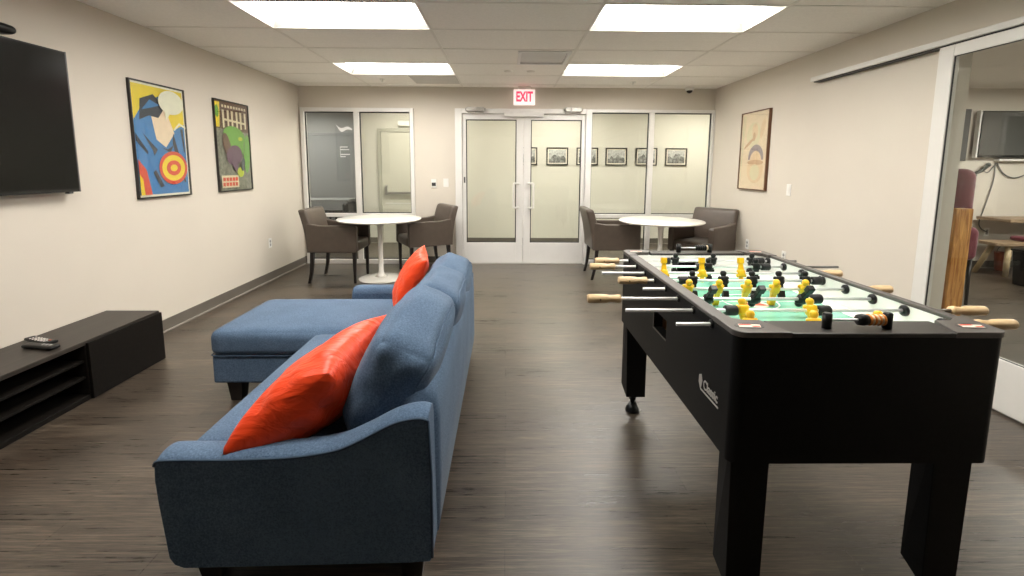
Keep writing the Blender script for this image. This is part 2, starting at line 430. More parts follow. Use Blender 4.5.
# ------------------------------------------------------------------ ceiling fixtures
def troffer(rect, label, m=M['light'], group='recessed ceiling lights over the games room', z=ZC, recess=True):
    x0, x1, y0, y1 = rect; cx, cy = (x0+x1)/2, (y0+y1)/2
    hx, hy = (x1-x0)/2-.014, (y1-y0)/2-.014
    t = empty('ceiling_light', (cx, cy, z)); tag(t, label, 'ceiling light', group)
    d = .05
    b = MB()
    O = [(-hx, -hy), (hx, -hy), (hx, hy), (-hx, hy)]; I = [(-hx+.05, -hy+.07), (hx-.05, -hy+.07), (hx-.05, hy-.07), (-hx+.05, hy-.07)]
    bm = bmesh.new(); vo = [bm.verts.new((p[0], p[1], .001)) for p in O]; vi = [bm.verts.new((p[0], p[1], d)) for p in I]
    vt = [bm.verts.new((p[0], p[1], d+.012)) for p in O]
    for k in range(4):
        bm.faces.new((vo[k], vi[k], vi[(k+1) % 4], vo[(k+1) % 4])); bm.faces.new((vo[k], vo[(k+1) % 4], vt[(k+1) % 4], vt[k]))
    bm.faces.new(vt)
    b.add(bm); b.build('housing', M['housing'], t)
    e = MB().box(-hx+.05, hx-.05, -hy+.07, hy-.07, d-.004, d+.004, m=m); e.build('diffuser', None, t)
    return t
names = ['bright recessed ceiling light nearest the back wall, left of the air vent',
         'bright recessed ceiling light nearest the back wall, right of the air vent',
         'large bright recessed ceiling light at top left, above the chaise',
         'large bright recessed ceiling light at top right, above the game table',
         'recessed ceiling light over the sofa, beyond the top of the view',
         'recessed ceiling light over the near end of the game table']
for r, n in zip(lights, names): troffer(r, n)
M['light_off'] = mat('unlit_diffuser', (.7, .7, .68), .5)
for r, n in zip(off_lights, ['unlit ceiling light behind the viewer, nearer pair, on the left', 'unlit ceiling light behind the viewer, nearer pair, on the right', 'unlit ceiling light behind the viewer, farther pair, on the left', 'unlit ceiling light behind the viewer, farther pair, on the right']):
    troffer(r, n, M['light_off'], 'unlit ceiling lights behind the viewer')
def surface_light(cx, cy, hx, hy, label, group, m):
    t = empty('ceiling_light', (cx, cy, ZC)); tag(t, label, 'ceiling light', group)
    MB().box(-hx, hx, -hy, hy, -.03, 0, .004).build('housing', M['housing'], t)
    MB().box(-hx+.03, hx-.03, -hy+.03, hy-.03, -.036, -.030, m=m).build('diffuser', None, t)
for k, x in enumerate((-1.5, .9, 3.3)):
    surface_light(x, 7.35, .6, .28, ['corridor ceiling light outside the left window', 'corridor ceiling light outside the double doors', 'corridor ceiling light outside the right window'][k], 'corridor ceiling lights', M['light_c'])
M['light_l'] = emis('lobby_diffuser', (1, .97, .92), 9.5)
surface_light(-3.95, 8.6, .5, .25, 'lobby ceiling light seen through the left window pane', 'lobby lights', M['light_l'])
M['light_s'] = emis('side_room_diffuser', (1, .96, .89), 20.0)
surface_light(5.4, 1.8, .6, .3, 'side room ceiling light nearest the sliding door', 'side room ceiling lights', M['light_s'])
surface_light(6.4, 4.4, .6, .3, 'side room ceiling light nearest the wall screen', 'side room ceiling lights', M['light_s'])

# vent (supply register)
x0, x1, y0, y1 = VENT
t = empty('air_vent', ((x0+x1)/2, (y0+y1)/2, ZC)); tag(t, 'louvred metal air vent in the ceiling between the far lights', 'air vent')
hx, hy = (x1-x0)/2, (y1-y0)/2
b = MB().box(-hx, hx, -hy, -hy+.03, -.012, .01, .002).box(-hx, hx, hy-.03, hy, -.012, .01, .002).box(-hx, -hx+.03, -hy+.03, hy-.03, -.012, .01, .002).box(hx-.03, hx, -hy+.03, hy-.03, -.012, .01, .002)
b.build('vent_frame', M['housing'], t)
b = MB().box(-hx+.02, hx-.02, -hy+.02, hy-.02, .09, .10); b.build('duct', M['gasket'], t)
s_ = MB()
for k in range(5):
    y = -hy+.06+k*(2*hy-.12)/4
    s_.hexa([(-hx+.03, y+.046, .000), (hx-.03, y+.046, .000), (hx-.03, y+.050, .003), (-hx+.03, y+.050, .003),
             (-hx+.03, y-.040, .030), (hx-.03, y-.040, .030), (hx-.03, y-.036, .033), (-hx+.03, y-.036, .033)])
s_.build('louvre', M['housing'], t)
# return panel
t = MB().box(-1.152, -.60, 5.69, 6.22, ZC-.008, ZC-.0005, .002).build('return_grille', M['grey_panel'])
tag(t, 'flat grey square return grille in the ceiling behind the left far light', 'ceiling grille')
for (x, y, l) in [(-1.526, 5.958, 'small sprinkler head on the ceiling above the left round table'), (1.578, 6.03, 'small sprinkler head on the ceiling above the right round table')]:
    t = empty('sprinkler', (x, y, ZC)); tag(t, l, 'sprinkler', 'ceiling sprinklers')
    MB().lathe([(.0, -.006), (.035, -.005), (.036, 0)]).build('escutcheon', M['white'], t)
    MB().cyl((0, 0, -.006), (0, 0, -.035), .009).cyl((0, 0, -.035), (0, 0, -.038), .016).build('sprinkler_head', M['white'], t)
t = empty('dome_camera', (2.44, 6.42, ZC)); tag(t, 'small white dome camera at the ceiling edge above the right window', 'security camera')
MB().lathe([(.055, 0), (.055, -.03), (.045, -.04)]).build('camera_base', M['white'], t)
MB().lathe([(.04, -.04), (.034, -.058), (.018, -.072), (0, -.076)]).build('camera_dome', M['black'], t)
for (x, l) in [(.02, 'round white ceiling plate, left one before the exit sign'), (.27, 'round white ceiling plate, right one before the exit sign')]:
    t = MB().lathe([(0, -.012), (.04, -.010), (.05, 0)]).build('ceiling_plate', M['grid'], loc=(x, 5.42, ZC)); tag(t, l, 'ceiling plate', 'ceiling plates')

# ------------------------------------------------------------------ text
def text_mesh(name, s, size, depth, m, parent, matrix, sx=1, bold=0):
    cu = bpy.data.curves.new(name, 'FONT'); cu.body = s; cu.size = size; cu.extrude = depth; cu.align_x = 'CENTER'; cu.align_y = 'CENTER'; cu.offset = bold
    o = bpy.data.objects.new(name+'_tmp', cu); COL.objects.link(o)
    dg = bpy.context.evaluated_depsgraph_get(); me = bpy.data.meshes.new_from_object(o.evaluated_get(dg))
    bpy.data.objects.remove(o); me.name = name
    me.transform(Matrix.Diagonal((sx, 1, 1, 1))); me.transform(matrix)
    me.materials.clear(); me.materials.append(m)
    r = bpy.data.objects.new(name, me); COL.objects.link(r); r.parent = parent; return r
def face_negy(x, y, z): return Matrix.Translation((x, y, z)) @ Matrix.Rotation(PI/2, 4, 'X')

# exit sign
t = empty('exit_sign', (.235, 6.40, 2.27)); tag(t, 'glowing white exit sign with red letters hanging above the double doors', 'exit sign')
MB().box(-.142, .142, -.025, .025, -.105, .095, .008, m=M['exit_body']).build('sign_body', None, t)
MB().box(-.085, .085, -.03, .03, .095, .14, .004).build('canopy', M['white'], t)
text_mesh('lettering', 'EXIT', .175, .002, M['exit_red'], t, face_negy(0, -.027, -.004), .62, .006)

# ------------------------------------------------------------------ back wall glazing
def frame_rects(name, rects, m, y0=6.46, y1=6.57, bev=.003):
    b = MB()
    for (a, c, z0, z1) in rects: b.box(a, c, y0, y1, z0, z1, bev)
    return b
def pane(parent, x0, x1, z0, z1, y=6.515, gy=.008):
    MB().box(x0, x1, y-.003, y+.003, z0, z1).build('glass_pane', M['glass'], parent)
    g = MB(); w = .013
    g.box(x0, x0+w, y-gy, y+gy, z0, z1).box(x1-w, x1, y-gy, y+gy, z0, z1).box(x0+w, x1-w, y-gy, y+gy, z1-w, z1).box(x0+w, x1-w, y-gy, y+gy, z0, z0+w)
    g.build('gasket', M['gasket'], parent)
# window 1 (left)
w = struct(empty('window_1', (0, 0, 0)))
ax, bx, cx, dx = -2.765, -2.052, -1.985, -1.252
frame_rects('', [(ax, ax+.045, 0, 2.125), (dx-.05, dx, 0, 2.125), (bx, cx, .06, 2.075), (ax+.045, dx-.05, 2.075, 2.125), (ax+.045, dx-.05, 0, .06), (ax+.045, bx, .655, .705), (cx, dx-.05, .655, .705)], None).build('window_frame', M['alu'], w)
for (p, q) in ((ax+.045, bx), (cx, dx-.05)):
    pane(w, p, q, .705, 2.075); pane(w, p, q, .06, .655)
# window 2 (right)
w = struct(empty('window_2', (0, 0, 0)))
ax, dx = 1.157, 2.826
m0, m1 = 1.94, 2.005
frame_rects('', [(dx-.035, dx, 0, 2.125), (m0, m1, .06, 2.085), (ax, dx-.035, 2.085, 2.125), (ax, dx-.035, 0, .06), (ax, m0, .655, .705), (m1, dx-.035, .655, .705)], None).build('window_frame', M['alu'], w)
for (p, q) in ((ax, m0), (m1, dx-.035)):
    pane(w, p, q, .705, 2.085); pane(w, p, q, .06, .655)
# double door frame
t = struct(MB().box(-.694, -.60, 6.45, 6.58, 0, 2.125, .004).box(1.075, 1.157, 6.45, 6.58, 0, 2.125, .004).box(-.60, 1.075, 6.45, 6.58, 2.06, 2.125, .004).build('trim_1', M['alu']))
t['label'] = 'aluminium frame around the double doors'
t = struct(MB().box(-.60, 1.075, 6.44, 6.58, 0, .012, .003).build('trim_2', M['alu2']))
def leaf(n, x0, x1, xs_in, handle_x, hinge_x):
    d = struct(empty('door_%d' % n, ((x0+x1)/2, 6.51, .012)))
    d.location = (0, 0, 0)
    so, si = .048, .095
    a = x0+(so if handle_x > (x0+x1)/2 else si); c = x1-(si if handle_x > (x0+x1)/2 else so)
    y0, y1 = 6.488, 6.535
    MB().box(x0, a, y0, y1, .014, 2.055, .003).box(c, x1, y0, y1, .014, 2.055, .003).box(a, c, y0, y1, .014, .30, .003).box(a, c, y0, y1, 1.985, 2.055, .003).build('door_panel', M['alu'], d)
    pane(d, a, c, .30, 1.985, 6.512)
    z0, z1 = .795, 1.125; s = -1 if handle_x > (x0+x1)/2 else 1
    hx = handle_x
    pts = smooth_curve([(hx, 6.488, z0), (hx, 6.455, z0), (hx+s*.05, 6.425, z0), (hx+s*.062, 6.42, z0+.03), (hx+s*.062, 6.42, z1-.03), (hx+s*.05, 6.425, z1), (hx, 6.455, z1), (hx, 6.488, z1)], 5)
    MB().tube(pts, .0135, 10).build('door_handle', M['white_frame'], d)
    if n == 1: MB().box(hinge_x-.009, hinge_x+.009, 6.480, 6.488, 1.13, 1.21, .003).build('hinge_plate', M['gasket'], d)
    return d
leaf(1, -.597, .2325, 0, .165, -.57)
leaf(2, .2375, 1.072, 0, .31, 1.045)
for i, (x0, x1, l) in enumerate([(-.53, -.30, 'silver door closer at the top of the left glass door'), (.785, 1.0, 'silver door closer at the top of the right glass door')]):
    t = empty('door_closer', ((x0+x1)/2, 6.42, 2.11)); tag(t, l, 'door closer', 'door closers on the double doors')
    h = (x1-x0)/2
    MB().box(-h, h, -.045, .03, -.030, .028, .006).cyl((-h, 0, 0), (-h-.02, 0, 0), .018).cyl((h, 0, 0), (h+.02, 0, 0), .018).build('closer_body', M['alu2'], t)
    sgn = 1 if i == 0 else -1
    MB().box(sgn*h*.3-.012, sgn*h*.3+.012, -.045, -.030, -.03, .03, .003).hexa([(0, -.05, -.048), (sgn*h*1.0, .03, -.048), (sgn*h*1.0, .045, -.048), (0, -.03, -.048), (0, -.05, -.038), (sgn*h, .03, -.038), (sgn*h, .045, -.038), (0, -.03, -.038)]).build('closer_arm', M['alu2'], t)
t = tag(MB().box(-.03, .50, 6.43, 6.449, 2.02, 2.085, .004).build('door_lock_housing', M['alu']), 'long silver magnetic lock housing over the meeting edge of the doors', 'door lock')

# wall devices
def plate(name, loc, rz, label, kind, cat, group=None):
    t = empty(name, loc, rz); tag(t, label, cat, group)
    MB().box(-.036, .036, -.006, 0, -.058, .058, .003).build('cover_plate', M['white'], t)
    if kind == 'switch': MB().box(-.016, .016, -.010, -.006, -.032, .032, .002).build('rocker', M['white'], t)
    else:
        for z in (-.02, .02): MB().lathe([(0, .009), (.015, .009), (.016, .006)], (0, 0, z), 'Y').build('socket', M['lens'], t).scale = (1, -1, 1)
    return t
plate('light_switch', (-.828, YB, 1.13), 0, 'white light switch on the back wall beside the double doors', 'switch', 'light switch')
plate('light_switch', (XR, 4.674, 1.138), PI/2*-1, 'white light switch on the right wall near the peach picture', 'switch', 'light switch')
plate('power_outlet', (XL, 5.52, .444), PI/2, 'white power outlet low on the left wall', 'outlet', 'power outlet')
plate('power_outlet', (XR, 5.40, .47), -PI/2, 'white power outlet on the right wall nearer the corner', 'outlet', 'power outlet', 'outlets on the right wall')
plate('power_outlet', (XR, 4.67, .46), -PI/2, 'white power outlet on the right wall below the switch', 'outlet', 'power outlet', 'outlets on the right wall')
t = empty('access_reader', (-.993, YB, 1.12)); tag(t, 'small white and black access reader left of the light switch', 'card reader')
MB().box(-.035, .035, -.018, 0, -.06, .06, .005).build('reader_body', M['white'], t)
MB().box(-.028, .028, -.022, -.018, -.035, .012, .004).build('reader_pad', M['gasket'], t)

# ------------------------------------------------------------------ corridor beyond
t = struct(empty('door_3', (0, 0, 0)))
dx0, dx1 = -2.158, -1.23
MB().box(dx0-.06, dx0, YC-.03, YC, 0, 1.99, .004).box(dx1, dx1+.06, YC-.03, YC, 0, 1.99, .004).box(dx0, dx1, YC-.03, YC, 1.93, 1.99, .004).build('door_frame', M['doorframe_shaded'], t)
MB().box(dx0+.004, dx1-.004, YC-.018, YC-.002, .01, 1.924, .003).build('door_panel', M['doorpaint'], t)
MB().box(dx0+.08, dx1-.06, YC-.075, YC-.045, .87, .91, .006).box(dx0+.05, dx0+.10, YC-.06, YC-.018, .86, 1.02, .004).box(dx1-.10, dx1-.05, YC-.06, YC-.018, .85, .93, .004).build('panic_bar', M['alu2'], t)
MB().box(dx0+.05, dx1-.05, YC-.024, YC-.018, .70, .715).build('panel_line', M['alu'], t)
t = tag(MB().box(-1.85, -1.62, YC-.07, YC, 2.03, 2.12, .006).build('emergency_light', M['white']), 'white box light above the cream door in the corridor', 'emergency light')
for k, xc in enumerate([.35, .885, 1.405, 1.91, 2.435, 2.955]):
    t = empty('framed_photo', (xc, YC, 1.535))
    tag(t, ['small black framed photo hidden mostly by the left door stile, first of the row',
            'small black framed photo seen whole in the right glass door',
            'small black framed photo cut by the frame between right door and window',
            'small black framed photo seen whole in the left pane of the right window',
            'small black framed photo cut by the mullion of the right window',
            'small black framed photo in the rightmost window pane, last of the row'][k], 'framed photo', 'framed photos along the corridor wall')
    hw, hh, f = .187, .152, .02
    MB().box(-hw, -hw+f, -.025, 0, -hh, hh, .002).box(hw-f, hw, -.025, 0, -hh, hh, .002).box(-hw+f, hw-f, -.025, 0, hh-f, hh, .002).box(-hw+f, hw-f, -.025, 0, -hh, -hh+f, .002).build('picture_frame', M['pf'], t)
    MB().box(-hw+f, hw-f, -.012, -.002, -hh+f, hh-f).build('mat_board', M['p_white'], t)
    b = MB(); rr = random.Random(k)
    b.box(-.148, .148, -.0135, -.0122, -.112, .112, m=M['photo_l'])
    pts = [(-.148, -.112), (.148, -.112)]+[(.148-.296*q/9, -.06+.09*rr.random()+(.03 if 2 < q < 7 else 0)) for q in range(10)]
    b.prism(pts, 'Y', -.0136, -.0150, m=M['photo']); b.build('print', None, t)

# lobby
t = struct(empty('door_4', (0, 0, 0)))
MB().box(-4.02, -3.96, 9.57, 9.60, 0, 2.0, .004).box(-3.08, -3.02, 9.57, 9.60, 0, 2.0, .004).box(-3.96, -3.08, 9.57, 9.60, 1.94, 2.0, .004).build('door_frame', M['greydoor'], t)
MB().box(-3.955, -3.085, 9.582, 9.598, .01, 1.935, .003).build('door_panel', M['greydoor'], t)
t = empty('framed_notice', (-2.75, 9.6, 1.42)); tag(t, 'tall narrow dark framed board on the grey lobby wall', 'wall board')
MB().box(-.19, .19, -.03, 0, -.42, .42, .004).build('picture_frame', M['pf'], t)
MB().box(-.16, .16, -.034, -.03, -.39, .39).build('print', M['photo'], t)
t = empty('lobby_chair', (-2.98, 8.2, 0)); tag(t, 'dark office armchair in the lobby seen through the left window', 'chair')
MB().softbox(.26, .25, .05, .04, (0, 0, .36), m=M['black']).build('seat', None, t)
MB().softbox(.05, .24, .18, .045, (.25, 0, .55), m=M['black']).build('backrest', None, t)
for s in (-1, 1): MB().softbox(.24, .03, .02, .018, (-.08, s*.27, .54), m=M['black'], n=4).box(-.20, -.17, s*.27-.012, s*.27+.012, .36, .53).box(.10, .13, s*.27-.012, s*.27+.012, .36, .53).build('armrest', M['black'], t)
b = MB().cyl((0, 0, .10), (0, 0, .33), .03)
for k in range(5):
    a = 2*PI*k/5; b.tube([(0, 0, .11), (.16*math.cos(a), .16*math.sin(a), .09), (.28*math.cos(a), .28*math.sin(a), .07)], .02, 6)
    b.sphere((.28*math.cos(a), .28*math.sin(a), .031), .03, n=8)
b.build('swivel_base', M['black'], t)
t = empty('office_desk', (-3.5, 8.95, 0)); tag(t, 'pale desk in the lobby behind the dark office chair', 'desk')
MB().box(-.6, .6, -.3, .3, .70, .73, .004).build('desk_top', M['greydoor'], t)
for s in (-1, 1): MB().box(s*.57-.02, s*.57+.02, -.27, .27, 0, .70, .003).build('side_panel', M['greydoor'], t)
# decal on the left pane
d = MB()  # flat white shapes set on the glass
pts = smooth_curve([(-2.31, 1.91), (-2.24, 1.86), (-2.15, 1.88), (-2.09, 1.85)], 5); pts2 = smooth_curve([(-2.09, 1.83), (-2.16, 1.84), (-2.24, 1.81), (-2.31, 1.91)], 5)
d.prism([(p.x, p.y) for p in pts]+[(p.x, p.y) for p in pts2][:-1], 'Y', 6.506, 6.509)
t = tag(d.build('window_mark', M['mark']), 'white curved swoosh decal on the glass of the left window pane', 'window decal')
d = MB()
for (z, w_) in ((1.60, .10), (1.565, .12), (1.50, .13), (1.47, .07)):
    d.box(-2.26, -2.26+w_, 6.506, 6.509, z, z+.014)
d.box(-2.262, -2.258, 6.506, 6.509, 1.47, 1.614)
t = tag(d.build('window_mark', M['mark']), 'small block of white lines on the glass below the swoosh decal', 'window decal')

# ------------------------------------------------------------------ side room sliding door
t = empty('sliding_door_track', (0, 0, 0)); tag(t, 'long white sliding door track along the right wall', 'door track')
MB().box(2.745, XR, -.3, 4.35, 2.128, 2.165, .003).build('track_rail', M['white_frame'], t)
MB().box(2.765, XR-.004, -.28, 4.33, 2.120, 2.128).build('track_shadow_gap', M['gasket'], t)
d = struct(empty('door_5', (0, 0, 0)))
a, c = 1.86, 3.085
y0, y1 = a, c; X0, X1 = 2.760, 2.800
MB().box(X0, X1, c-.105, c, .012, 2.118, .004).box(X0, X1, a, a+.105, .012, 2.118, .004).box(X0, X1, a+.105, c-.105, 2.048, 2.118, .004).box(X0, X1, a+.105, c-.105, .012, .305, .004).build('door_panel', M['white_frame'], d)
MB().box(2.769, 2.773, a+.105, c-.105, .305, 2.048).build('glass_pane', M['glass'], d)
g = MB(); w_ = .004; q0, q1 = a+.105, c-.105
g.box(2.766, 2.774, q0, q0+w_, .305, 2.048).box(2.766, 2.774, q1-w_, q1, .305, 2.048).box(2.766, 2.774, q0+w_, q1-w_, 2.048-w_, 2.048).box(2.766, 2.774, q0+w_, q1-w_, .305, .305+w_)
g.build('gasket', M['gasket'], d)
t = struct(MB().box(2.775, 2.80, .6, 4.2, 0, .010, .002).build('trim_3', M['alu2']))

# ------------------------------------------------------------------ side room contents
t = empty('wall_screen', (6.76, 6.3, 1.81)); tag(t, 'large dark flat screen on the far wall of the side room', 'television')
MB().box(-.55, .62, -.10, -.045, -.30, .30, .008).build('screen_bezel', M['tvframe'], t)
MB().box(-.53, .60, -.103, -.10, -.27, .285).build('screen', mat('screen_haze', (.07, .07, .065), .35), t)
MB().box(-.2, .2, -.045, 0, -.15, .15).build('wall_mount', M['gasket'], t)
MB().box(-.570, -.55, -.105, -.05, -.31, .305, .003).build('edge_strip', M['alu'], t)
t = tag(MB().box(-.26, .26, -.085, 0, -.016, .016, .008).build('soundbar', M['alu'], loc=(6.80, 6.3, 1.475)), 'slim silver soundbar mounted under the side room screen', 'soundbar')
t = tag(MB().box(-.16, .16, -.03, 0, -.36, .32, .005).build('dark_wall_panel', mat('dark_glass_board', (.08, .08, .078), .3), loc=(5.98, 6.3, 1.82)), 'dark upright panel on the wall left of the side room screen', 'wall panel')
b = MB().tube(smooth_curve([(6.56, 6.285, 1.44), (6.56, 6.28, 1.2), (6.49, 6.28, .85), (6.44, 6.28, .64), (6.48, 6.28, .55), (6.58, 6.285, .50)], 8), .0075, 6)
b.tube(smooth_curve([(6.58, 6.285, 1.44), (6.68, 6.28, 1.30), (6.85, 6.28, 1.24), (7.05, 6.28, 1.32), (7.16, 6.285, 1.44)], 8), .008, 6)
b.tube(smooth_curve([(6.44, 6.285, 1.43), (6.40, 6.28, 1.35), (6.47, 6.28, 1.31), (6.54, 6.28, 1.40)], 6), .006, 6)
tag(b.build('hanging_cables', M['cable']), 'loose grey cables hanging below the side room screen', 'cable')
plate('power_outlet', (6.58, 6.3, .50), 0, 'white power outlet on the side room wall at the cable end', 'outlet', 'power outlet')
t = tag(MB().box(-.03, .03, -.10, 0, -.04, .04, .006).tube([(0, -.08, .01), (.09, -.10, .05), (.18, -.09, .12)], .022, 8).sphere((.18, -.09, .13), .032).sphere((-.02, -.09, -.01), .05, sc=(1.3, .7, .6)).build('wall_bracket', mat('dark_grey_green_metal', (.05, .055, .05), .4), loc=(6.21, 6.3, 1.28)), 'small dark angled bracket on the side room wall under the dark panel', 'bracket')
# golden wood slab post
t = MB(); t.hexa([(-.074, -.06, 0), (.072, -.06, 0), (.060, .02, 0), (-.074, .02, 0), (-.072, -.055, 1.02), (.074, -.055, 1.02), (.060, .02, 1.02), (-.072, .02, 1.02)], .005)
t = tag(t.build('wood_post', M['slab'], loc=(3.915, 4.0, 0)), 'rough golden wooden post standing behind the sliding glass door', 'wooden post')
# maroon chair
t = empty('tall_chair', (4.50, 4.75, 0)); tag(t, 'tall maroon upholstered chair behind the wooden post', 'chair')
MB().softbox(.10, .24, .36, .095, (0, 0, 1.0), m=M['maroon']).build('backrest', None, t)
MB().softbox(.17, .25, .17, .07, (0, 0, .62), m=M['maroon']).build('seat', None, t)
b = MB()
for (x, y) in ((-.12, -.2), (-.12, .2), (.12, -.2), (.12, .2)):
    MB().cyl((x, y, .48), (x*1.1, y*1.05, 0), .022, .014).build('leg', M['legblack'], t)
# table and bench
t = empty('wooden_table', (7.40, 6.02, 0)); tag(t, 'long brown wooden table in the side room behind the bench', 'table')
MB().box(-1.05, 1.05, -.22, .22, .685, .725, .006).build('table_top', M['oak'], t)
for s in (0, 1):
    MB().box(-.05+s*.8-.03, -.05+s*.8+.03, -.16, .16, .02, .69, .004).box(-.05+s*.8-.05, -.05+s*.8+.05, -.20, .20, 0, .04, .004).build('leg', M['gasket'], t)
t = empty('wooden_bench', (6.66, 5.86, 0)); tag(t, 'low wooden bench with splayed pale legs in the side room', 'bench')
MB().prism([(-.53, -.12), (-.48, -.17), (.50, -.17), (.54, -.10), (.54, .08), (.50, .14), (-.48, .14), (-.53, .08)], 'Z', .40, .44, bev=.006).build('seat', M['oak'], t)
for (x, y, ex, ey) in ((-.33, -.10, -.36, -.13), (-.35, .07, -.46, .17), (.38, -.10, .42, -.13), (.38, .07, .46, .17)):
    MB().cyl((x, y, .41), (ex, ey, 0), .034, .028, 12).build('leg', M['oakleg'], t)
t = tag(MB().softbox(.26, .13, .03, .028, (0, 0, .032), (0, 0, .008), n=8).build('bench_cushion', M['maroon'], loc=(6.80, 5.84, .441)), 'dark red cushion lying on the low wooden bench', 'cushion')
t = empty('waste_bin', (6.16, 5.28, 0)); tag(t, 'black box bin on the floor in front of the wooden bench', 'bin')
MB().hexa([(-.13, -.12, 0), (.13, -.12, 0), (.13, .12, 0), (-.13, .12, 0), (-.16, -.14, .40), (.16, -.14, .40), (.16, .14, .40), (-.16, .14, .40)], .01).build('bin_body', M['black'], t)
MB().box(-.17, .17, -.15, .15, .40, .425, .006).build('bin_rim', M['black'], t)
t = empty('red_bucket', (6.66, 6.13, 0)); tag(t, 'small red bucket on the floor behind the wooden bench', 'bucket')
MB().lathe([(.06, 0), (.08, .24), (.086, .25), (.075, .25), (.055, .01)]).build('bucket_body', M['redorange'], t)
MB().tube([(.08*math.cos(PI*k/10), 0, .24+.10*math.sin(PI*k/10)) for k in range(11)], .004, 6).build('bucket_handle', M['gasket'], t)

# ------------------------------------------------------------------ posters
def poster_frame(t, w, h, m, depth=.022, f=.011):
    # local: x along wall, -y out of wall, z up; origin bottom centre
    MB().box(-w/2, -w/2+f, -depth, 0, 0, h, .002).box(w/2-f, w/2, -depth, 0, 0, h, .002).box(-w/2+f, w/2-f, -depth, 0, h-f, h, .002).box(-w/2+f, w/2-f, -depth, 0, 0, f, .002).build('picture_frame', m, t)
def ell(cx, cz, rx, rz, a=0, n=28, a0=0, a1=2*PI):
    return [(cx+rx*math.cos(a0+(a1-a0)*k/n)*math.cos(a)-rz*math.sin(a0+(a1-a0)*k/n)*math.sin(a), cz+rx*math.cos(a0+(a1-a0)*k/n)*math.sin(a)+rz*math.sin(a0+(a1-a0)*k/n)*math.cos(a)) for k in range(n)]
class Print:
    def __init__(s): s.b = MB(); s.y = -.010
    def poly(s, pts, m):
        s.b.prism(pts, 'Y', s.y, s.y-.0006, m=M[m]); s.y -= .0006; return s
# poster A : pop-art style abstract (yellow, blue, red), generic stand-in
W, H_ = .60, .895
t = empty('framed_poster', (XL, 3.885, 1.095), PI/2); tag(t, 'tall framed pop-art poster in yellow, blue and red nearest the television', 'poster')
poster_frame(t, W, H_, M['pf'])
P = Print(); x0, x1, z0, z1 = -.288, .288, .012, .883
P.poly([(x0, z0), (x1, z0), (x1, z1), (x0, z1)], 'p_white')
x0, x1, z0, z1 = -.275, .275, .028, .868
def clip(pts): return [(max(x0, min(x1, p[0])), max(z0, min(z1, p[1]))) for p in pts]
P.poly([(x0, z0), (x1, z0), (x1, z1), (x0, z1)], 'p_blue')
P.poly([(x0, .60), (-.16, .74), (.0, .80), (.08, .62), (.13, .54), (.275, .60), (.275, .868), (x0, .868)], 'p_yellow')
P.poly(clip([(-.10, .66), (.06, .72), (.15, .52), (.04, .40), (-.06, .46)]), 'p_peach')
P.poly(clip([(-.22, .60), (-.20, .76), (-.06, .81), (.06, .72), (-.02, .63), (-.12, .64)]), 'p_navy')
P.poly(clip([(-.19, .68), (-.10, .765), (.0, .73), (-.10, .70)]), 'p_blue')
for pts in ([(-.275, .50), (-.16, .36), (-.17, .34), (-.275, .44)], [(-.2, .50), (-.06, .38), (-.10, .33), (-.11, .37)], [(.22, .56), (.245, .38), (.26, .36), (.25, .56)],
            [(.13, .52), (.18, .36), (.14, .34), (.115, .44)], [(-.1, .22), (-.02, .09), (-.06, .08), (-.13, .20)], [(-.02, .40), (.08, .36), (.12, .42), (.05, .385)],
            [(.16, .30), (.22, .12), (.24, .11), (.20, .30)]): P.poly(pts, 'p_navy')
P.poly([(-.275, .028), (-.275, .30), (-.20, .22), (-.16, .028)], 'p_red'); P.poly([(-.275, .028), (-.275, .19), (-.245, .15), (-.235, .028)], 'p_yellow')
P.poly(ell(.10, .235, .165, .135, .1), 'p_red')
P.poly(ell(.10, .235, .135, .105, .1), 'p_yellow')
P.poly(ell(.10, .235, .085, .062, .1), 'p_red'); P.poly(ell(.10, .235, .042, .028, .1), 'p_yellow')
P.poly(ell(.125, .765, .145, .095), 'p_white'); P.poly([(.05, .70), (.12, .69), (.045, .615)], 'p_white')
P.poly([(.13, .55), (.20, .61), (.275, .58), (.275, .565), (.2, .592), (.14, .54)], 'p_white')
P.b.build('poster_print', None, t)
MB().box(-.288, .288, -.0285, -.027, .012, .883).build('poster_glazing', M['glass'], t)
# poster B
t = empty('framed_poster', (XL, 4.895, 1.093), PI/2); tag(t, 'tall framed poster with brown banner and green and purple shapes', 'poster')
poster_frame(t, W, H_, M['pf'])
P = Print(); x0, x1, z0, z1 = -.288, .288, .012, .883
P.poly([(x0, z0), (x1, z0), (x1, z1), (x0, z1)], 'p_grey')
P.poly([(x0, .62), (x1, .60), (x1, z1), (x0, z1)], 'p_maroon')
P.poly([(x0, .63), (-.22, .63), (-.20, .87), (x0, .87)], 'p_yellow'); P.poly(ell(-.25, .78, .03, .06), 'p_green')
for k in range(9): P.poly([(-.17+k*.048, .825), (-.14+k*.048, .825), (-.14+k*.048, .85), (-.17+k*.048, .85)], 'p_cream')
for k, (xa, hgt) in enumerate([(-.18, .17), (-.10, .15), (-.03, .18), (.05, .16), (.12, .17), (.20, .16)]):
    P.poly([(xa, .80), (xa+.035, .80), (xa+.03, .80-hgt), (xa+.005, .795-hgt)], 'p_cream')
P.poly([(-.18, .72), (.23, .70), (.23, .68), (-.18, .70)], 'p_cream')
P.poly(ell(.0, .55, .19, .10, -.1), 'p_green'); P.poly(ell(.04, .46, .12, .13, .2), 'p_green'); P.poly(ell(-.14, .46, .06, .12, .3), 'p_maroon')
P.poly(ell(-.02, .36, .14, .10, .2), 'p_purple'); P.poly(ell(.21, .38, .055, .20, -.1), 'p_green'); P.poly(ell(.10, .53, .04, .02), 'p_lime')
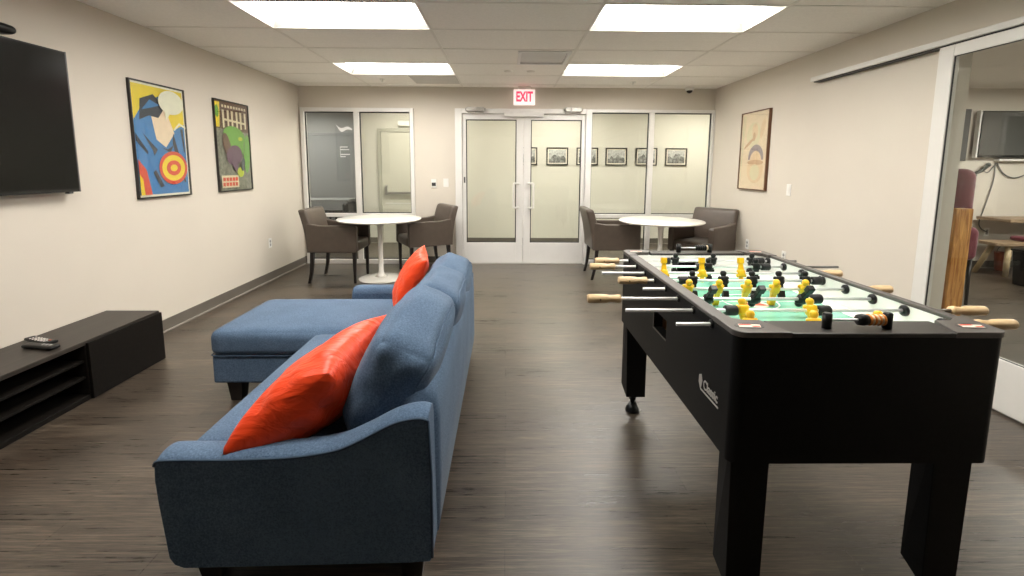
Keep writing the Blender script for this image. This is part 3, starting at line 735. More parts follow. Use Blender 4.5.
P.poly(ell(-.02, .28, .045, .08, .3), 'p_purple'); P.poly(ell(.07, .19, .06, .05), 'p_lime'); P.poly(ell(.12, .27, .035, .07, -.3), 'p_navy')
P.poly([(-.27, .04), (.02, .04), (.02, .16), (-.27, .16)], 'p_cream')
for z in (.055, .105):
    for k in range(5): P.poly([(-.255+k*.052, z), (-.215+k*.052, z), (-.215+k*.052, z+.035), (-.255+k*.052, z+.035)], 'p_red')
P.b.build('poster_print', None, t)
MB().box(-.288, .288, -.0345, -.033, .012, .883).build('poster_glazing', M['glass'], t)
# poster C on right wall
t = empty('framed_poster', (XR, 5.375, 1.105), -PI/2); tag(t, 'framed peach and sand coloured picture with a rounded arch on the right wall', 'poster')
poster_frame(t, .60, .885, M['copper'], .032, .012)
P = Print(); P.y = -.018; x0, x1, z0, z1 = -.288, .288, .012, .873
P.poly([(x0, z0), (x1, z0), (x1, z1), (x0, z1)], 'p_peach')
P.poly([(x0+.02, z0+.02), (-.26, z0+.02), (-.20, .85), (x0+.02, .85)], 'p_cream')
P.poly(ell(-.02, .62, .15, .14, .2), 'p_cream'); P.poly(ell(.01, .66, .06, .09, .1), 'p_sand'); P.poly(ell(.0, .60, .028, .05), 'p_tan')
P.poly(ell(.17, .68, .04, .11, -.3), 'p_sand'); P.poly(ell(-.10, .53, .12, .02, .5), 'p_tan')
P.poly([(-.10, .34)]+ell(.06, .36, .16, .15, 0, 16, PI, 0)+[(.22, .34)], 'p_mauve')
P.poly([(-.06, .33)]+ell(.06, .33, .12, .11, 0, 16, PI, 0)+[(.18, .33)], 'p_sand')
P.poly(ell(.06, .23, .17, .15), 'p_sand'); P.poly(ell(.06, .31, .17, .03), 'p_tan'); P.poly(ell(.06, .20, .10, .09), 'p_cream')
P.b.build('poster_print', None, t)
MB().box(-.288, .288, -.0315, -.030, .012, .873).build('poster_glazing', M['glass'], t)

# ------------------------------------------------------------------ television
t = empty('television', (XL, 2.55, 1.172)); tag(t, 'large black flat television mounted on the left wall', 'television')
MB().box(.045, .085, -.56, .480, .012, .866, .006).build('tv_body', M['tvframe'], t)
MB().box(.085, .0862, -.548, .468, .034, .855).build('screen', M['tvblack'], t)
MB().box(.075, .0875, .468, .478, .012, .866, .002).build('side_trim', mat('bezel_edge', (.10, .10, .10), .3, .5), t)
MB().box(0, .045, -.25, .25, .25, .65, .004).build('wall_mount', M['gasket'], t)
MB().box(.055, .082, .40, .43, .002, .013, .002).build('sensor_foot', M['tvframe'], t)
t = empty('conference_camera', (XL+.05, 2.45, 2.048)); tag(t, 'black rounded camera unit sitting on top of the television', 'video camera')
MB().softbox(.055, .29, .032, .030, (0, 0, .034), m=M['black'], n=10, fn=lambda P, uv: Vector((P.x, P.y, P.z*(1-.25*max(0, uv[1])**2)+ .0))).build('camera_housing', None, t)
MB().cyl((.05, 0, .032), (.060, 0, .032), .018).build('lens', M['tvblack'], t)

# ------------------------------------------------------------------ media console
t = empty('media_console', (-2.585, 2.1, 0)); tag(t, 'low black media console with open shelves along the left wall', 'media console')
xa, xb = -.19, .172
def cbox(n, q, m=M['console'], p=None, bev=.003): return MB().box(*q, bev).build(n, m, p or t)
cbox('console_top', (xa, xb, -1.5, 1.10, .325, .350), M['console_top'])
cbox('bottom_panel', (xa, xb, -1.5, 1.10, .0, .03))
cbox('back_panel', (xa, xa+.012, -1.5, 1.10, .03, .325), bev=0)
cbox('side_panel', (xa+.012, xb, 1.07, 1.10, .03, .325)); cbox('side_panel', (xa+.012, xb, -1.5, -1.47, .03, .325))
cbox('divider', (xa+.012, xb, .515, .540, .03, .325)); cbox('divider', (xa+.012, xb, -.86, -.835, .03, .325))
cbox('shelf', (xa+.012, xb-.012, -.835, .515, .125, .140)); cbox('shelf', (xa+.012, xb-.012, -.835, .515, .222, .237))
cbox('door', (xb, xb+.018, .520, 1.10, .004, .338)); cbox('door', (xb, xb+.018, -1.5, -.84, .004, .338))
# remotes
def remote(loc, rz, tilt, label, big):
    r = empty('remote_control', loc, rz); r.rotation_euler = (tilt, 0, rz); tag(r, label, 'remote control', 'remote controls on the console')
    L_ = .105 if big else .10; w_ = .026
    b = MB().softbox(w_, L_, .010, .0095, (0, 0, .0115), m=M['black'], n=8, fn=lambda P, uv: Vector((P.x*(1-.12*math.cos(PI*uv[1])*.5), P.y, P.z+(.006*uv[1]**2 if big else 0))))
    b.build('remote_body', None, r)
    b = MB()
    for i in range(6 if big else 3):
        for j in range(3 if big else 1):
            b.box(-.016+j*.013 if big else -.008, -.007+j*.013 if big else .008, -.07+i*.024, -.060+i*.024, .019, .0245, .001)
    b.build('buttons', M['white'] if big else M['lens'], r)
    if big: MB().cyl((0, .078, .02), (0, .078, .030), .007).build('power_button', M['redorange'], r)
    return r
remote((-2.630, 2.590, .3505), 1.25+PI, 0, 'black remote control with pale buttons lying farther back on the console', True)
remote((-2.560, 2.515, .3505), 1.40, 0, 'thin plain black remote control at the front edge of the console', False)

# ------------------------------------------------------------------ sofa
SX, SY = -.65, 2.36
sofa = empty('sectional_sofa', (SX, SY, 0)); tag(sofa, 'blue fabric sectional sofa with chaise, seen from its end', 'sofa')
def W(x, y, z): return Vector((x-SX, y-SY, z))
def sp(n, b, m=M['blue'], parent=sofa):
    o = b.build(n, m, parent); return o
def shift(b):
    bmesh.ops.translate(b.bm, verts=b.bm.verts, vec=Vector((-SX, -SY, 0))); return b
# arm: swooping profile in X-Z
top = smooth_curve([(-1.086, .43), (-1.075, .446), (-1.00, .449), (-.888, .449), (-.76, .452), (-.648, .459), (-.53, .479), (-.452, .512), (-.354, .564), (-.300, .581), (-.262, .585), (-.238, .578)], 4)
def arm(ya, yb, outer, lift=0):
    n = len(top); bmx = bmesh.new()
    NJ = 11
    cols = []
    for i, p in enumerate(top):
        col = []
        for j in range(NJ):
            u = j/(NJ-1)*2-1   # -1 at ya .. 1 at yb
            y = ya+(yb-ya)*(u+1)/2
            e = 1 if outer < 0 else -1
            ue = -u*e  # 1 at the outer (piped) side
            z = p.y+.016*(1-u*u)**.8+lift*max(0, min(1, (-.35-p.x)/.3))
            if ue < 0: z -= .03*max(0, (-ue-.55)/.45)**2
            col.append(bmx.verts.new((p.x, y, z)))
        cols.append(col)
    for i in range(n-1):
        for j in range(NJ-1): bmx.faces.new((cols[i][j], cols[i][j+1], cols[i+1][j+1], cols[i+1][j]))
    prof_b = [(-.232, .115), (-.24, .10), (-.307, .095), (-.65, .088), (-1.023, .080), (-1.052, .092), (-1.066, .115), (-1.074, .20), (-1.083, .30), (-1.088, .38)]
    # end fans: side faces as strips down to bottom loop
    loops = []
    ringA = [c[0] for c in cols]; ringB = [c[-1] for c in cols]
    botA = [bmx.verts.new((x, ya, z)) for (x, z) in prof_b]; botB = [bmx.verts.new((x, yb, z)) for (x, z) in prof_b]
    bmx.faces.new(ringA+botA); bmx.faces.new(ringB+botB)
    rimA = [ringA[-1]]+botA+[ringA[0]]; rimB = [ringB[-1]]+botB+[ringB[0]]
    endf = cols[-1]; endf0 = cols[0]
    for k in range(len(botA)-1): bmx.faces.new((botA[k], botA[k+1], botB[k+1], botB[k]))
    bmx.faces.new(list(cols[-1])+[botB[0], botA[0]]); bmx.faces.new(list(cols[0])+[botB[-1], botA[-1]])
    bmesh.ops.recalc_face_normals(bmx, faces=bmx.faces)
    b = MB(); b.add(bmx, None, False)
    for f in b.bm.faces:
        if len(f.verts) == 4: f.smooth = True
    return shift(b), [(p.x, p.y) for p in top]+prof_b
b, loop = arm(1.362, 1.475, -1); o = sp('arm', b)
pp = MB().tube([(x, 1.361, z) for (x, z) in [(p.x, p.y+.001) for p in top]+[(-.231, .40), (-.231, .25), (-.232, .115)]], .0048, 6, M['piping'])
sp('piping', shift(pp), None, o)
b, loop = arm(3.245, 3.372, 1, .040); o = sp('arm', b)
pp = MB().tube([(p.x, 3.373, p.y+.001+.040*max(0, min(1, (-.35-p.x)/.3))) for p in top], .0048, 6, M['piping']); sp('piping', shift(pp), None, o)
# back shell: slopes up to its crest, slight crown at the far corner
def back_fn(P, uv):
    q = Vector(P)
    return q
b = MB()
bmx = bmesh.new(); NY, rows = 24, []
prof = [(-.40, .10), (-.40, .40), (-.385, .52), (-.345, .585), (-.300, .605), (-.258, .600), (-.236, .575), (-.226, .50), (-.224, .30), (-.228, .115), (-.24, .098), (-.39, .096)]
for k in range(NY+1):
    y = 1.478+(3.244-1.478)*k/NY
    u = k/NY; rise = .02*math.sin(PI*min(1, u*1.6)*.5) - .012*max(0, (u-.93)/.07)
    ring = []
    for (x, z) in prof:
        zz = z+(rise if z > .45 else 0); ring.append(bmx.verts.new((x, y, zz)))
    rows.append(ring)
for A, B in zip(rows, rows[1:]):
    for k in range(len(prof)): bmx.faces.new((A[k], A[(k+1) % len(prof)], B[(k+1) % len(prof)], B[k]))
bmx.faces.new(rows[0]); bmx.faces.new(rows[-1]); bmesh.ops.recalc_face_normals(bmx, faces=bmx.faces)
b.add(bmx, None, True); sp('back_frame', shift(b))
# base
sp('seat_base', shift(MB().box(-1.035, -.40, 1.478, 3.232, .10, .27, .015)))
sp('seat_cushion', shift(MB().softbox(.335, .53, .082, .045, (-.735, 2.012, .352), (.01, 0, .012), n=12)))
# chaise
cb = MB().box(-1.658, -1.036, 2.556, 3.228, .125, .290, .012); sp('chaise_base', shift(cb))
o = sp('chaise_cushion', shift(MB().softbox(.615, .340, .078, .050, (-1.035-.02, 2.887, .357), (.008, .008, .018), n=16)))
lp = [(-1.665, 2.552), (-1.0, 2.552)]
pp = MB().tube([(-1.02, 2.551, .291), (-1.64, 2.551, .291), (-1.660, 2.56, .291), (-1.664, 2.60, .291), (-1.664, 3.17, .291)], .0035, 6, M['piping']); sp('piping', shift(pp), None, o)
# back cushions
def bcushion(yc, w2, seed, tall, tilt, dx=0, slope=0):
    def fn(P, uv):
        q = Vector(P)
        n_ = noise.noise(Vector((uv[0]*1.5+seed, uv[1]*2.2, uv[2]*2)))
        q *= 1+.035*n_
        q.z += .012*math.sin(uv[1]*2.4+seed)*(uv[2] > 0)+slope*uv[1]*max(0, uv[2])
        return q
    b = MB().softbox(.108, w2, tall, .060, (0, 0, 0), (.036, .008, .020), n=16, fn=fn)
    R = Matrix.Translation((-.432+dx, yc, .425+tall*.94)) @ Matrix.Rotation(tilt, 4, 'Y')
    bmesh.ops.transform(b.bm, matrix=R, verts=b.bm.verts)
    o = sp('back_cushion', shift(b))
    # welt along the outer rim of the cushion
    pts = []
    for k in range(48):
        a = 2*PI*k/48; ca, sa = math.cos(a), math.sin(a)
        p_ = 5.0; rr = (abs(ca)**p_+abs(sa)**p_)**(-1/p_)
        u_, v_ = ca*rr, sa*rr
        P = Vector((.108*.80, (w2-.010)*u_, (tall-.008)*v_))
        I = Vector((.108-.060, max(-(w2-.060), min(w2-.060, P.y)), max(-(tall-.060), min(tall-.060, P.z))))
        d = P-I; P = I+d.normalized()*.0612
        uv = [.8, u_*.97, v_*.97]; P.z += .020*uv[2]*(1-uv[0]**2)*(1-uv[1]**2); P.y += .008*uv[1]*(1-uv[0]**2)*(1-uv[2]**2)
        P = fn(P, uv); pts.append(R @ P)
    sp('piping', shift(MB().tube(pts, .0032, 6, M['blue'], closed=True)), None, o)
bcushion(1.792, .312, 1.3, .198, .44, .035, .020)
bcushion(2.385, .288, 4.1, .188, .40, .055)
bcushion(2.955, .282, 7.7, .170, .36, .050)
# legs
def leg(x, y, h, w_=.034):
    b = MB().hexa([(x-w_*.72, y-w_*.72, 0), (x+w_*.72, y-w_*.72, 0), (x+w_*.72, y+w_*.72, 0), (x-w_*.72, y+w_*.72, 0),
                   (x-w_, y-w_, h), (x+w_, y-w_, h), (x+w_, y+w_, h), (x-w_, y+w_, h)], .003)
    sp('leg', shift(b), M['legblack'])
for (x, y, h) in [(-.965, 1.43, .085), (-.305, 1.43, .093), (-.965, 3.27, .085), (-.305, 3.27, .093)]: leg(x, y, h, .042)
for (x, y) in [(-1.56, 2.63), (-1.56, 3.13)]: leg(x, y, .127, .044)

# ------------------------------------------------------------------ throw pillows
def pillow(A, C, B, T_, T2, label, seed):
    A, B, C = Vector(A), Vector(B), Vector(C); D = A+B-C
    cen = (A+B)/2; e1 = (C-A)/2; e2 = (B-C)/2; nrm = e1.cross(e2).normalized()
    n = 26; bmx = bmesh.new(); top_, bot = {}, {}
    for i in range(n+1):
        for j in range(n+1):
            u = -1+2*i/n; v = -1+2*j/n
            u = math.sin(u*PI/2)*.35+u*.65; v = math.sin(v*PI/2)*.35+v*.65
            pu = u*(1-.085*(1-v*v)**1.0*abs(u)); pv = v*(1-.085*(1-u*u)*abs(v))
            th = T_*((1-u*u)*(1-v*v))**.42
            th *= 1+.10*noise.noise(Vector((u*2+seed, v*2, 0)))
            # radiating folds from the corners
            wr = .010*math.sin(11*math.atan2(v, u)+seed)*((u*u+v*v)/2)*(1-u*u)**.5*(1-v*v)**.5*2
            base = cen+e1*pu+e2*pv
            edge = i in (0, n) or j in (0, n)
            vt = bmx.verts.new(base+nrm*(th+wr)); top_[i, j] = vt
            bot[i, j] = vt if edge else bmx.verts.new(base-nrm*(th*T2/T_-wr))
    for i in range(n):
        for j in range(n):
            bmx.faces.new((top_[i, j], top_[i+1, j], top_[i+1, j+1], top_[i, j+1]))
            try: bmx.faces.new((bot[i, j], bot[i, j+1], bot[i+1, j+1], bot[i+1, j]))
            except ValueError: pass
    bmesh.ops.recalc_face_normals(bmx, faces=bmx.faces)
    bmesh.ops.translate(bmx, verts=bmx.verts, vec=-cen)
    b = MB().add(bmx, None, True); o = b.build('throw_pillow', M['orange'], loc=cen); tag(o, label, 'pillow'); return o
pillow((-.890, 1.372, .455), (-.572, 1.452, .690), (-.462, 1.89, .752), .088, .165, 'large orange satin pillow leaning at the near end of the blue sofa', 1.0)
pillow((-.665, 2.74, .475), (-.470, 2.76, .80), (-.545, 3.12, .83), .07, .07, 'orange satin pillow farther along the blue sofa beside the chaise', 5.0)

# ------------------------------------------------------------------ round tables
def round_table(loc, label):
    t = empty('round_table', loc); tag(t, label, 'table', 'white pedestal tables')
    MB().lathe([(0, .708), (.44, .708), (.475, .714), (.488, .722), (.490, .730), (.486, .734), (0, .734)], n=64).build('table_top', M['tabletop'], t)
    MB().lathe([(0, .026), (.075, .030), (.045, .050), (.032, .09), (.029, .2), (.028, .55), (.032, .64), (.06, .69), (.12, .707), (0, .7075)], n=32).build('pedestal', M['tabletop'], t)
    MB().lathe([(0, 0), (.262, 0), (.266, .006), (.255, .012), (.16, .020), (.09, .029), (0, .032)], n=48).build('table_base', M['tabletop'], t)
    return t
round_table((-1.51, 5.60, 0), 'white round pedestal table in front of the left window')
round_table((1.835, 5.50, 0), 'white round pedestal table behind the game table')

# ------------------------------------------------------------------ armchairs
def make_chair():
    t = empty('armchair')
    # faces +x
    def fn_arm(P, uv): return P
    for s in (-1, 1):
        b = MB()
        prof = [(-.285, .365), (.275, .365), (.285, .38), (.285, .655), (.272, .672), (.10, .672), (-.14, .676), (-.225, .690), (-.275, .70), (-.29, .50)]
        b.prism(prof, 'Y', s*.285, s*.215, bev=.012, seg=3)
        b.build('arm', M['taupe'], t)
    b = MB().softbox(.245, .214, .062, .03, (.035, 0, .425), (.01, 0, .014), n=10); b.build('seat', M['taupe'], t)
    def fn_back(P, uv):
        q = Vector(P); h = (q.z+.26)/.52
        q.x -= .095*h*h; q.y *= 1-.05*h
        return q
    b = MB().softbox(.048, .284, .247, .028, (-.245, 0, .609), (.008, 0, .0), n=12, fn=fn_back); b.build('backrest', M['taupe'], t)
    for s in (-1, 1):
        w_ = .021; n_ = .014
        x, y = .245, s*.245
        MB().hexa([(x-n_, y-n_, 0), (x+n_, y-n_, 0), (x+n_, y+n_, 0), (x-n_, y+n_, 0), (x-w_, y-w_, .368), (x+w_, y-w_, .368), (x+w_, y+w_, .368), (x-w_, y+w_, .368)], .003).build('leg', M['legblack'], t)
        # raked rear leg with a curve
        b = MB(); pts = [(-.235, .368, w_), (-.243, .25, .019), (-.258, .12, .016), (-.285, 0, n_)]
        for (xa_, za, ra), (xb_, zb, rb) in zip(pts, pts[1:]):
            b.hexa([(xb_-rb, y-rb, zb), (xb_+rb, y-rb, zb), (xb_+rb, y+rb, zb), (xb_-rb, y+rb, zb), (xa_-ra, y-ra, za), (xa_+ra, y-ra, za), (xa_+ra, y+ra, za), (xa_-ra, y+ra, za)])
        b.build('leg', M['legblack'], t)
    return t
ch = make_chair()
CH = [((-1.99, 5.60, 0), 0, 'taupe leather armchair left of the left round table, by the left wall'),
      ((-1.06, 6.02, 0), math.radians(209), 'taupe leather armchair right of the left round table, beside the double doors'),
      ((1.32, 5.80, 0), math.radians(1), 'taupe leather armchair left of the right round table, near the double doors'),
      ((2.37, 5.60, 0), math.radians(220), 'taupe leather armchair angled in the right corner behind the game table')]
for i, (l, rz, lab) in enumerate(CH):
    c = ch if i == 0 else copy_tree(ch)
    c.location = l; c.rotation_euler = (0, 0, rz); tag(c, lab, 'chair', 'taupe armchairs at the round tables')

# ------------------------------------------------------------------ foosball table
FX0, FX1, FY0, FY1, FZ = .642, 1.404, 1.245, 2.535, .905
CX, CY = (FX0+FX1)/2, (FY0+FY1)/2
ft = empty('foosball_table', (CX, CY, 0)); tag(ft, 'black foosball table with yellow and black players on steel rods', 'foosball table')
def fs(b): bmesh.ops.translate(b.bm, verts=b.bm.verts, vec=Vector((-CX, -CY, 0))); return b
def fp(n, b, m, parent=ft): return fs(b).build(n, m, parent)
ZB = .513; th = .038; ZT = FZ-.014
# side panels with openings on the left
HY0, HY1, HZ0, HZ1 = 1.805, 1.96, .672, .748
b = MB()
r_ = .030
def side_box(b, x0, x1, y0, y1, z0, z1): b.box(x0, x1, y0, y1, z0, z1)
b.box(FX0, FX0+th, FY0+r_, HY0, ZB, ZT).box(FX0, FX0+th, HY1, FY1-r_, ZB, ZT).box(FX0, FX0+th, HY0, HY1, ZB, HZ0).box(FX0, FX0+th, HY0, HY1, HZ1, ZT)
fp('side_panel', b, M['lam'])
fp('side_panel', MB().box(FX1-.026, FX1, FY0+r_, FY1-r_, ZB, ZT), M['lam'])
fp('end_panel', MB().box(FX0+r_, FX1-r_, FY0, FY0+th, ZB, ZT), M['lam'])
# far end panel with goal opening
b = MB(); GX0, GX1, GZ0, GZ1 = .915, 1.055, .80, .862
b.box(FX0+r_, GX0, FY1-.075, FY1, ZB, ZT).box(GX1, FX1-r_, FY1-.075, FY1, ZB, ZT).box(GX0, GX1, FY1-.075, FY1, ZB, GZ0).box(GX0, GX1, FY1-.075, FY1, GZ1, ZT).box(GX0, GX1, FY1-.01, FY1, GZ0, GZ1)
fp('end_panel', b, M['lam'])
# rounded corner posts
for (cx, cy, a0) in ((FX0+r_, FY0+r_, PI), (FX1-r_, FY0+r_, 1.5*PI), (FX1-r_, FY1-r_, 0), (FX0+r_, FY1-r_, PI/2)):
    pts = [(cx, cy)]+[(cx+r_*math.cos(a0+PI/2*k/8), cy+r_*math.sin(a0+PI/2*k/8)) for k in range(9)]
    fp('corner_post', MB().prism(pts, 'Z', ZB, ZT), M['lam'])
# top rails
RW = .042; RWR = .028; EWn, EWf = .108, .080
fp('top_rail', MB().box(FX0-.003, FX0+RW, FY0+.11, FY1-.11, ZT, FZ-.001, .003), M['rim'])
fp('top_rail', MB().box(FX1-RWR, FX1+.003, FY0+.11, FY1-.11, ZT, FZ-.001, .003), M['rim'])
M['rim_end'] = mat('black_end_rim', (.030, .027, .025), .35, var=.06, scale=30)
fp('top_rail', MB().box(FX0+.13, FX1-.13, FY0-.002, FY0+EWn, ZT, FZ-.002, .003), M['rim_end'])
fp('top_rail', MB().box(FX0+.13, FX1-.13, FY1-EWf, FY1+.002, ZT, FZ-.002, .003), M['rim_end'])
def corner_plate(sx, sy):
    cx, cy = (FX0-.004 if sx < 0 else FX1+.004), (FY0-.004 if sy < 0 else FY1+.004)
    R = .034; ew = EWn if sy < 0 else EWf
    L1, L2 = .155, .15
    pts = []
    for k in range(9):
        a = PI+PI/2*k/8; pts.append((R+R*math.cos(a), R+R*math.sin(a)))
    pts += [(L1, 0), (L1-.035, ew), (RW+.03, ew), (RW+.004, ew+.02), (RW+.004, L2), (0, L2)]
    P_ = [(cx-sx*p[0], cy-sy*p[1]) for p in pts]
    o = fp('corner_plate', MB().prism(P_, 'Z', ZT-.001, FZ+.002, bev=.002), M['rim'])
    # printed badge
    bx, by = cx-sx*.062, cy-sy*.055
    b = MB().prism([(bx+.042*math.cos(2*PI*k/20), by+.026*math.sin(2*PI*k/20)) for k in range(20)], 'Z', FZ+.002, FZ+.0026, m=M['rim_end'])
    b.prism([(bx-.034, by-.012), (bx+.026, by-.016), (bx+.034, by+.006), (bx-.026, by+.014)], 'Z', FZ+.0026, FZ+.0031, m=M['p_white'])
    b.prism([(bx-.030, by+.000), (bx+.008, by+.002), (bx+.006, by+.010), (bx-.026, by+.011)], 'Z', FZ+.0031, FZ+.0035, m=M['p_red'])
    b.prism([(bx+.006, by-.013), (bx+.026, by-.012), (bx+.030, by-.004), (bx+.004, by-.004)], 'Z', FZ+.0031, FZ+.0035, m=M['p_red'])
    fp('badge', b, None, o) if False else fs(b).build('badge', None, o)
for sx in (-1, 1):
    for sy in (-1, 1): corner_plate(sx, sy)
# inner lining
IX0, IX1, IY0, IY1 = FX0+th, FX1-.026, FY0+EWn-.004, FY1-.075
FLZ = .800
fp('inner_wall', MB().box(IX1-.004, IX1, IY0, IY1, FLZ, ZT), M['tray']); fp('inner_wall', MB().box(IX0, IX0+.004, IY0, IY1, FLZ, ZT), M['tray'])
b = MB().box(IX0+.004, GX0, IY1-.004, IY1, FLZ, ZT).box(GX1, IX1-.004, IY1-.004, IY1, FLZ, ZT).box(GX0, GX1, IY1-.004, IY1, GZ1, ZT)
fp('inner_wall', b, M['tray'])
fp('inner_wall', MB().box(IX0+.004, IX1-.004, IY0, IY0+.004, FLZ, ZT), M['tray'])
fl = fp('playfield', MB().box(IX0, IX1, IY0, IY1, FLZ-.012, FLZ), M['pitch'])
z = FLZ+.0006
b = MB()
def line(pts, w_=.006):
    for p, q in zip(pts, pts[1:]):
        p, q = Vector(p), Vector(q); d = (q-p).normalized(); n_ = Vector((-d.y, d.x))*w_/2
        b.prism([tuple(p-n_), tuple(q-n_), tuple(q+n_), tuple(p+n_)], 'Z', FLZ, z)
ym = (IY0+IY1)/2
line([(IX0+.03, ym), (IX1-.03, ym)])
line([(CX+.11*math.cos(2*PI*k/32), ym+.11*math.sin(2*PI*k/32)) for k in range(33)])
for (ye, s) in ((IY0, 1), (IY1, -1)):
    line([(CX-.21, ye+s*.004), (CX-.21, ye+s*.21), (CX+.21, ye+s*.21), (CX+.21, ye+s*.004)]); line([(CX-.13, ye+s*.004), (CX-.13, ye+s*.10), (CX+.13, ye+s*.10), (CX+.13, ye+s*.004)])
for k in range(9): b.prism([(.84+.04*k+.009*math.cos(a*PI/6), IY0+.14+.008*math.sin(a*PI/6)) for a in range(12)], 'Z', FLZ, z)
fs(b).build('pitch_markings', M['tray'], fl)
b = MB()
b.prism([(IX1-.004, IY0), (IX1-.004, IY0+.30), (IX1-.10, IY0+.16), (IX1-.15, IY0)], 'Z', FLZ, FLZ+.0012)
b.prism([(IX1-.004, IY1), (IX1-.004, IY1-.30), (IX1-.10, IY1-.16), (IX1-.15, IY1-.004)], 'Z', FLZ, FLZ+.0012)
b.prism([(IX0+.004, IY1), (IX0+.004, IY1-.30), (IX0+.10, IY1-.16), (IX0+.15, IY1-.004)], 'Z', FLZ, FLZ+.0012)
b.box(IX1-.07, IX1-.004, IY0+.16, IY1-.16, FLZ, FLZ+.0009)
b.box(IX0+.004, IX1-.004, IY1-.135, IY1-.004, FLZ, FLZ+.0010)
fs(b).build('white_border', M['tray'], fl)
b = MB().prism([(CX+.055*math.cos(2*PI*k/24)+.0, ym-.04+.05*math.sin(2*PI*k/24)) for k in range(24)], 'Z', z, z+.0006, m=M['p_white'])
b.prism([(CX-.035, ym-.055), (CX+.045, ym-.06), (CX+.03, ym-.03), (CX-.03, ym-.02)], 'Z', z+.0006, z+.0012, m=M['p_red'])
fs(b).build('centre_emblem', None, fl)
# ball return behind left opening
b = MB().box(FX0+th, FX0+.16, HY0-.02, HY1+.02, HZ0-.03, HZ0-.018).box(FX0+.15, FX0+.16, HY0-.02, HY1+.02, HZ0-.018, HZ1+.03).box(FX0+th, FX0+.15, HY1+.012, HY1+.02, HZ0-.018, HZ1+.03)
fp('ball_return', b, M['inner_wood'])
fp('opening_lip', MB().box(FX0-.002, FX0+.004, HY0-.006, HY1+.006, HZ0-.006, HZ0).box(FX0-.002, FX0+.004, HY1, HY1+.006, HZ0, HZ1), M['rim'])
bl = MB().sphere((0, 0, 0), .017).build('foosball_ball', M['ballpink'], loc=(FX0+.03+th, 1.84, HZ0-.0009)); tag(bl, 'small orange-pink ball lying in the side opening of the game table', 'ball')
# serving hole on the right inner wall
fp('serving_hole', MB().lathe([(0, .0012), (.018, .0012), (.019, 0)], (IX1-.0055, 1.99, .872), 'X').cyl((IX1-.006, 1.99, .872), (IX1-.0045, 1.99, .872), .018), M['gasket'])
# legs
def fleg(x0, x1, y0, y1, chx, chy):
    h = .10
    b = MB()
    sx = x0 if chx < 0 else x1
    cham = .045
    zb0, zb1 = h, h+cham*1.1
    # bottom slopes up on the outer-left face like a mitred foot
    A = [(x0, y0), (x1, y0), (x1, y1), (x0, y1)]
    bot = [(x0+.012, y0, zb0), (x1, y0, zb0), (x1, y1, zb0), (x0, y1, zb1)]
    o = fp('leg', b.hexa([bot[0], bot[1], bot[2], bot[3]]+[(p[0], p[1], ZB+.10) for p in A], .002), M['lam'])
    c = ((x0+x1)/2, (y0+y1)/2)
    fs(MB().lathe([(0, 0), (.032, 0), (.038, .005), (.037, .014), (.018, .055), (.0, .055)], (c[0], c[1], 0)).cyl((c[0], c[1], .05), (c[0], c[1], h+.03), .013).lathe([(0, .072), (.02, .072), (.02, .084), (0, .084)], (c[0], c[1], 0), n=6)).build('levelling_foot', M['black'], o)
for (xa_, xb_) in ((FX0+.012, FX0+.127), (FX1-.152, FX1-.036)):
    for (ya_, yb_) in ((FY0+.016, FY0+.086), (FY1-.095, FY1-.020)):
        # legs are bolted inside the cabinet skirt
        fleg(xa_, xb_, ya_, yb_, -1, -1)
# logo
lg = text_mesh('logo_lettering', 'Classic', .044, .0006, M['logo'], ft, Matrix.Translation((FX0-CX-.0012, 1.386-CY, .662)) @ Matrix(((0, 0, -1, 0), (-1, 0, 0, 0), (0, 1, 0, 0), (0, 0, 0, 1))), .85, .0008)
b = MB().box(FX0-.0015, FX0, 1.330, 1.458, .634, .639)
b.prism([(1.458, .634), (1.447, .668), (1.456, .688), (1.472, .680), (1.474, .655)], 'X', FX0-.0015, FX0)
fp('logo_emblem', b, M['logo'])

# rods
ROD_Y = [2.399, 2.258, 2.116, 1.975, 1.833, 1.692, 1.550, 1.409]; RZ = .873
def man(mname):
    """figure hanging on a rod along X, origin on the rod axis, feet down"""
    m = M[mname]; b = MB()
    b.lathe([(0, .0425), (.008, .0415), (.0128, .035), (.0130, .028), (.009, .018), (0, .014)], n=14)
    b.softbox(.0172, .0155, .0185, .010, (0, 0, .001), n=4)
    b.sphere((-.016, .003, .011), .0085, n=8); b.sphere((.016, .003, .011), .0085, n=8)
    b.lathe([(.0155, -.013), (.0155, .013)], (0, 0, 0), 'X', n=14)
    b.hexa([(-.0085, -.006, -.048), (.0085, -.006, -.048), (.0085, .006, -.048), (-.0085, .006, -.048), (-.0125, -.010, -.008), (.0125, -.010, -.008), (.0125, .010, -.008), (-.0125, .010, -.008)], .003)
    b.box(-.0125, .0125, -.011, .011, -.072, -.044, .003)
    o = b.build('player_figure', m); me = o.data; bpy.data.objects.remove(o); return me
man_y, man_b = man('yellow'), man('black')
ring = MB().lathe([(0, -.020), (.0165, -.020), (.018, -.016), (.018, .016), (.0165, .020), (0, .020)], axis='X', n=16).build('t', M['bumper']); ring_me = ring.data; bpy.data.objects.remove(ring)
def handle_mesh():
    b = MB().lathe([(0, 0), (.014, 0), (.0165, .006), (.0170, .05), (.0155, .072), (.0125, .082), (.0135, .098), (.0160, .112), (.0150, .122), (0, .122)], axis='X', n=16, m=M['handle'])
    b.cyl((.045, -.0185, 0), (.045, -.0160, 0), .003, n=8, m=M['gasket'])
    o = b.build('t', None); me = o.data; bpy.data.objects.remove(o); return me
hnd = handle_mesh()
brg = MB().lathe([(0, -.006), (.0155, -.006), (.019, -.002), (.019, .006), (0, .006)], axis='X', n=20).build('t', M['black']); brg_me = brg.data; bpy.data.objects.remove(brg)
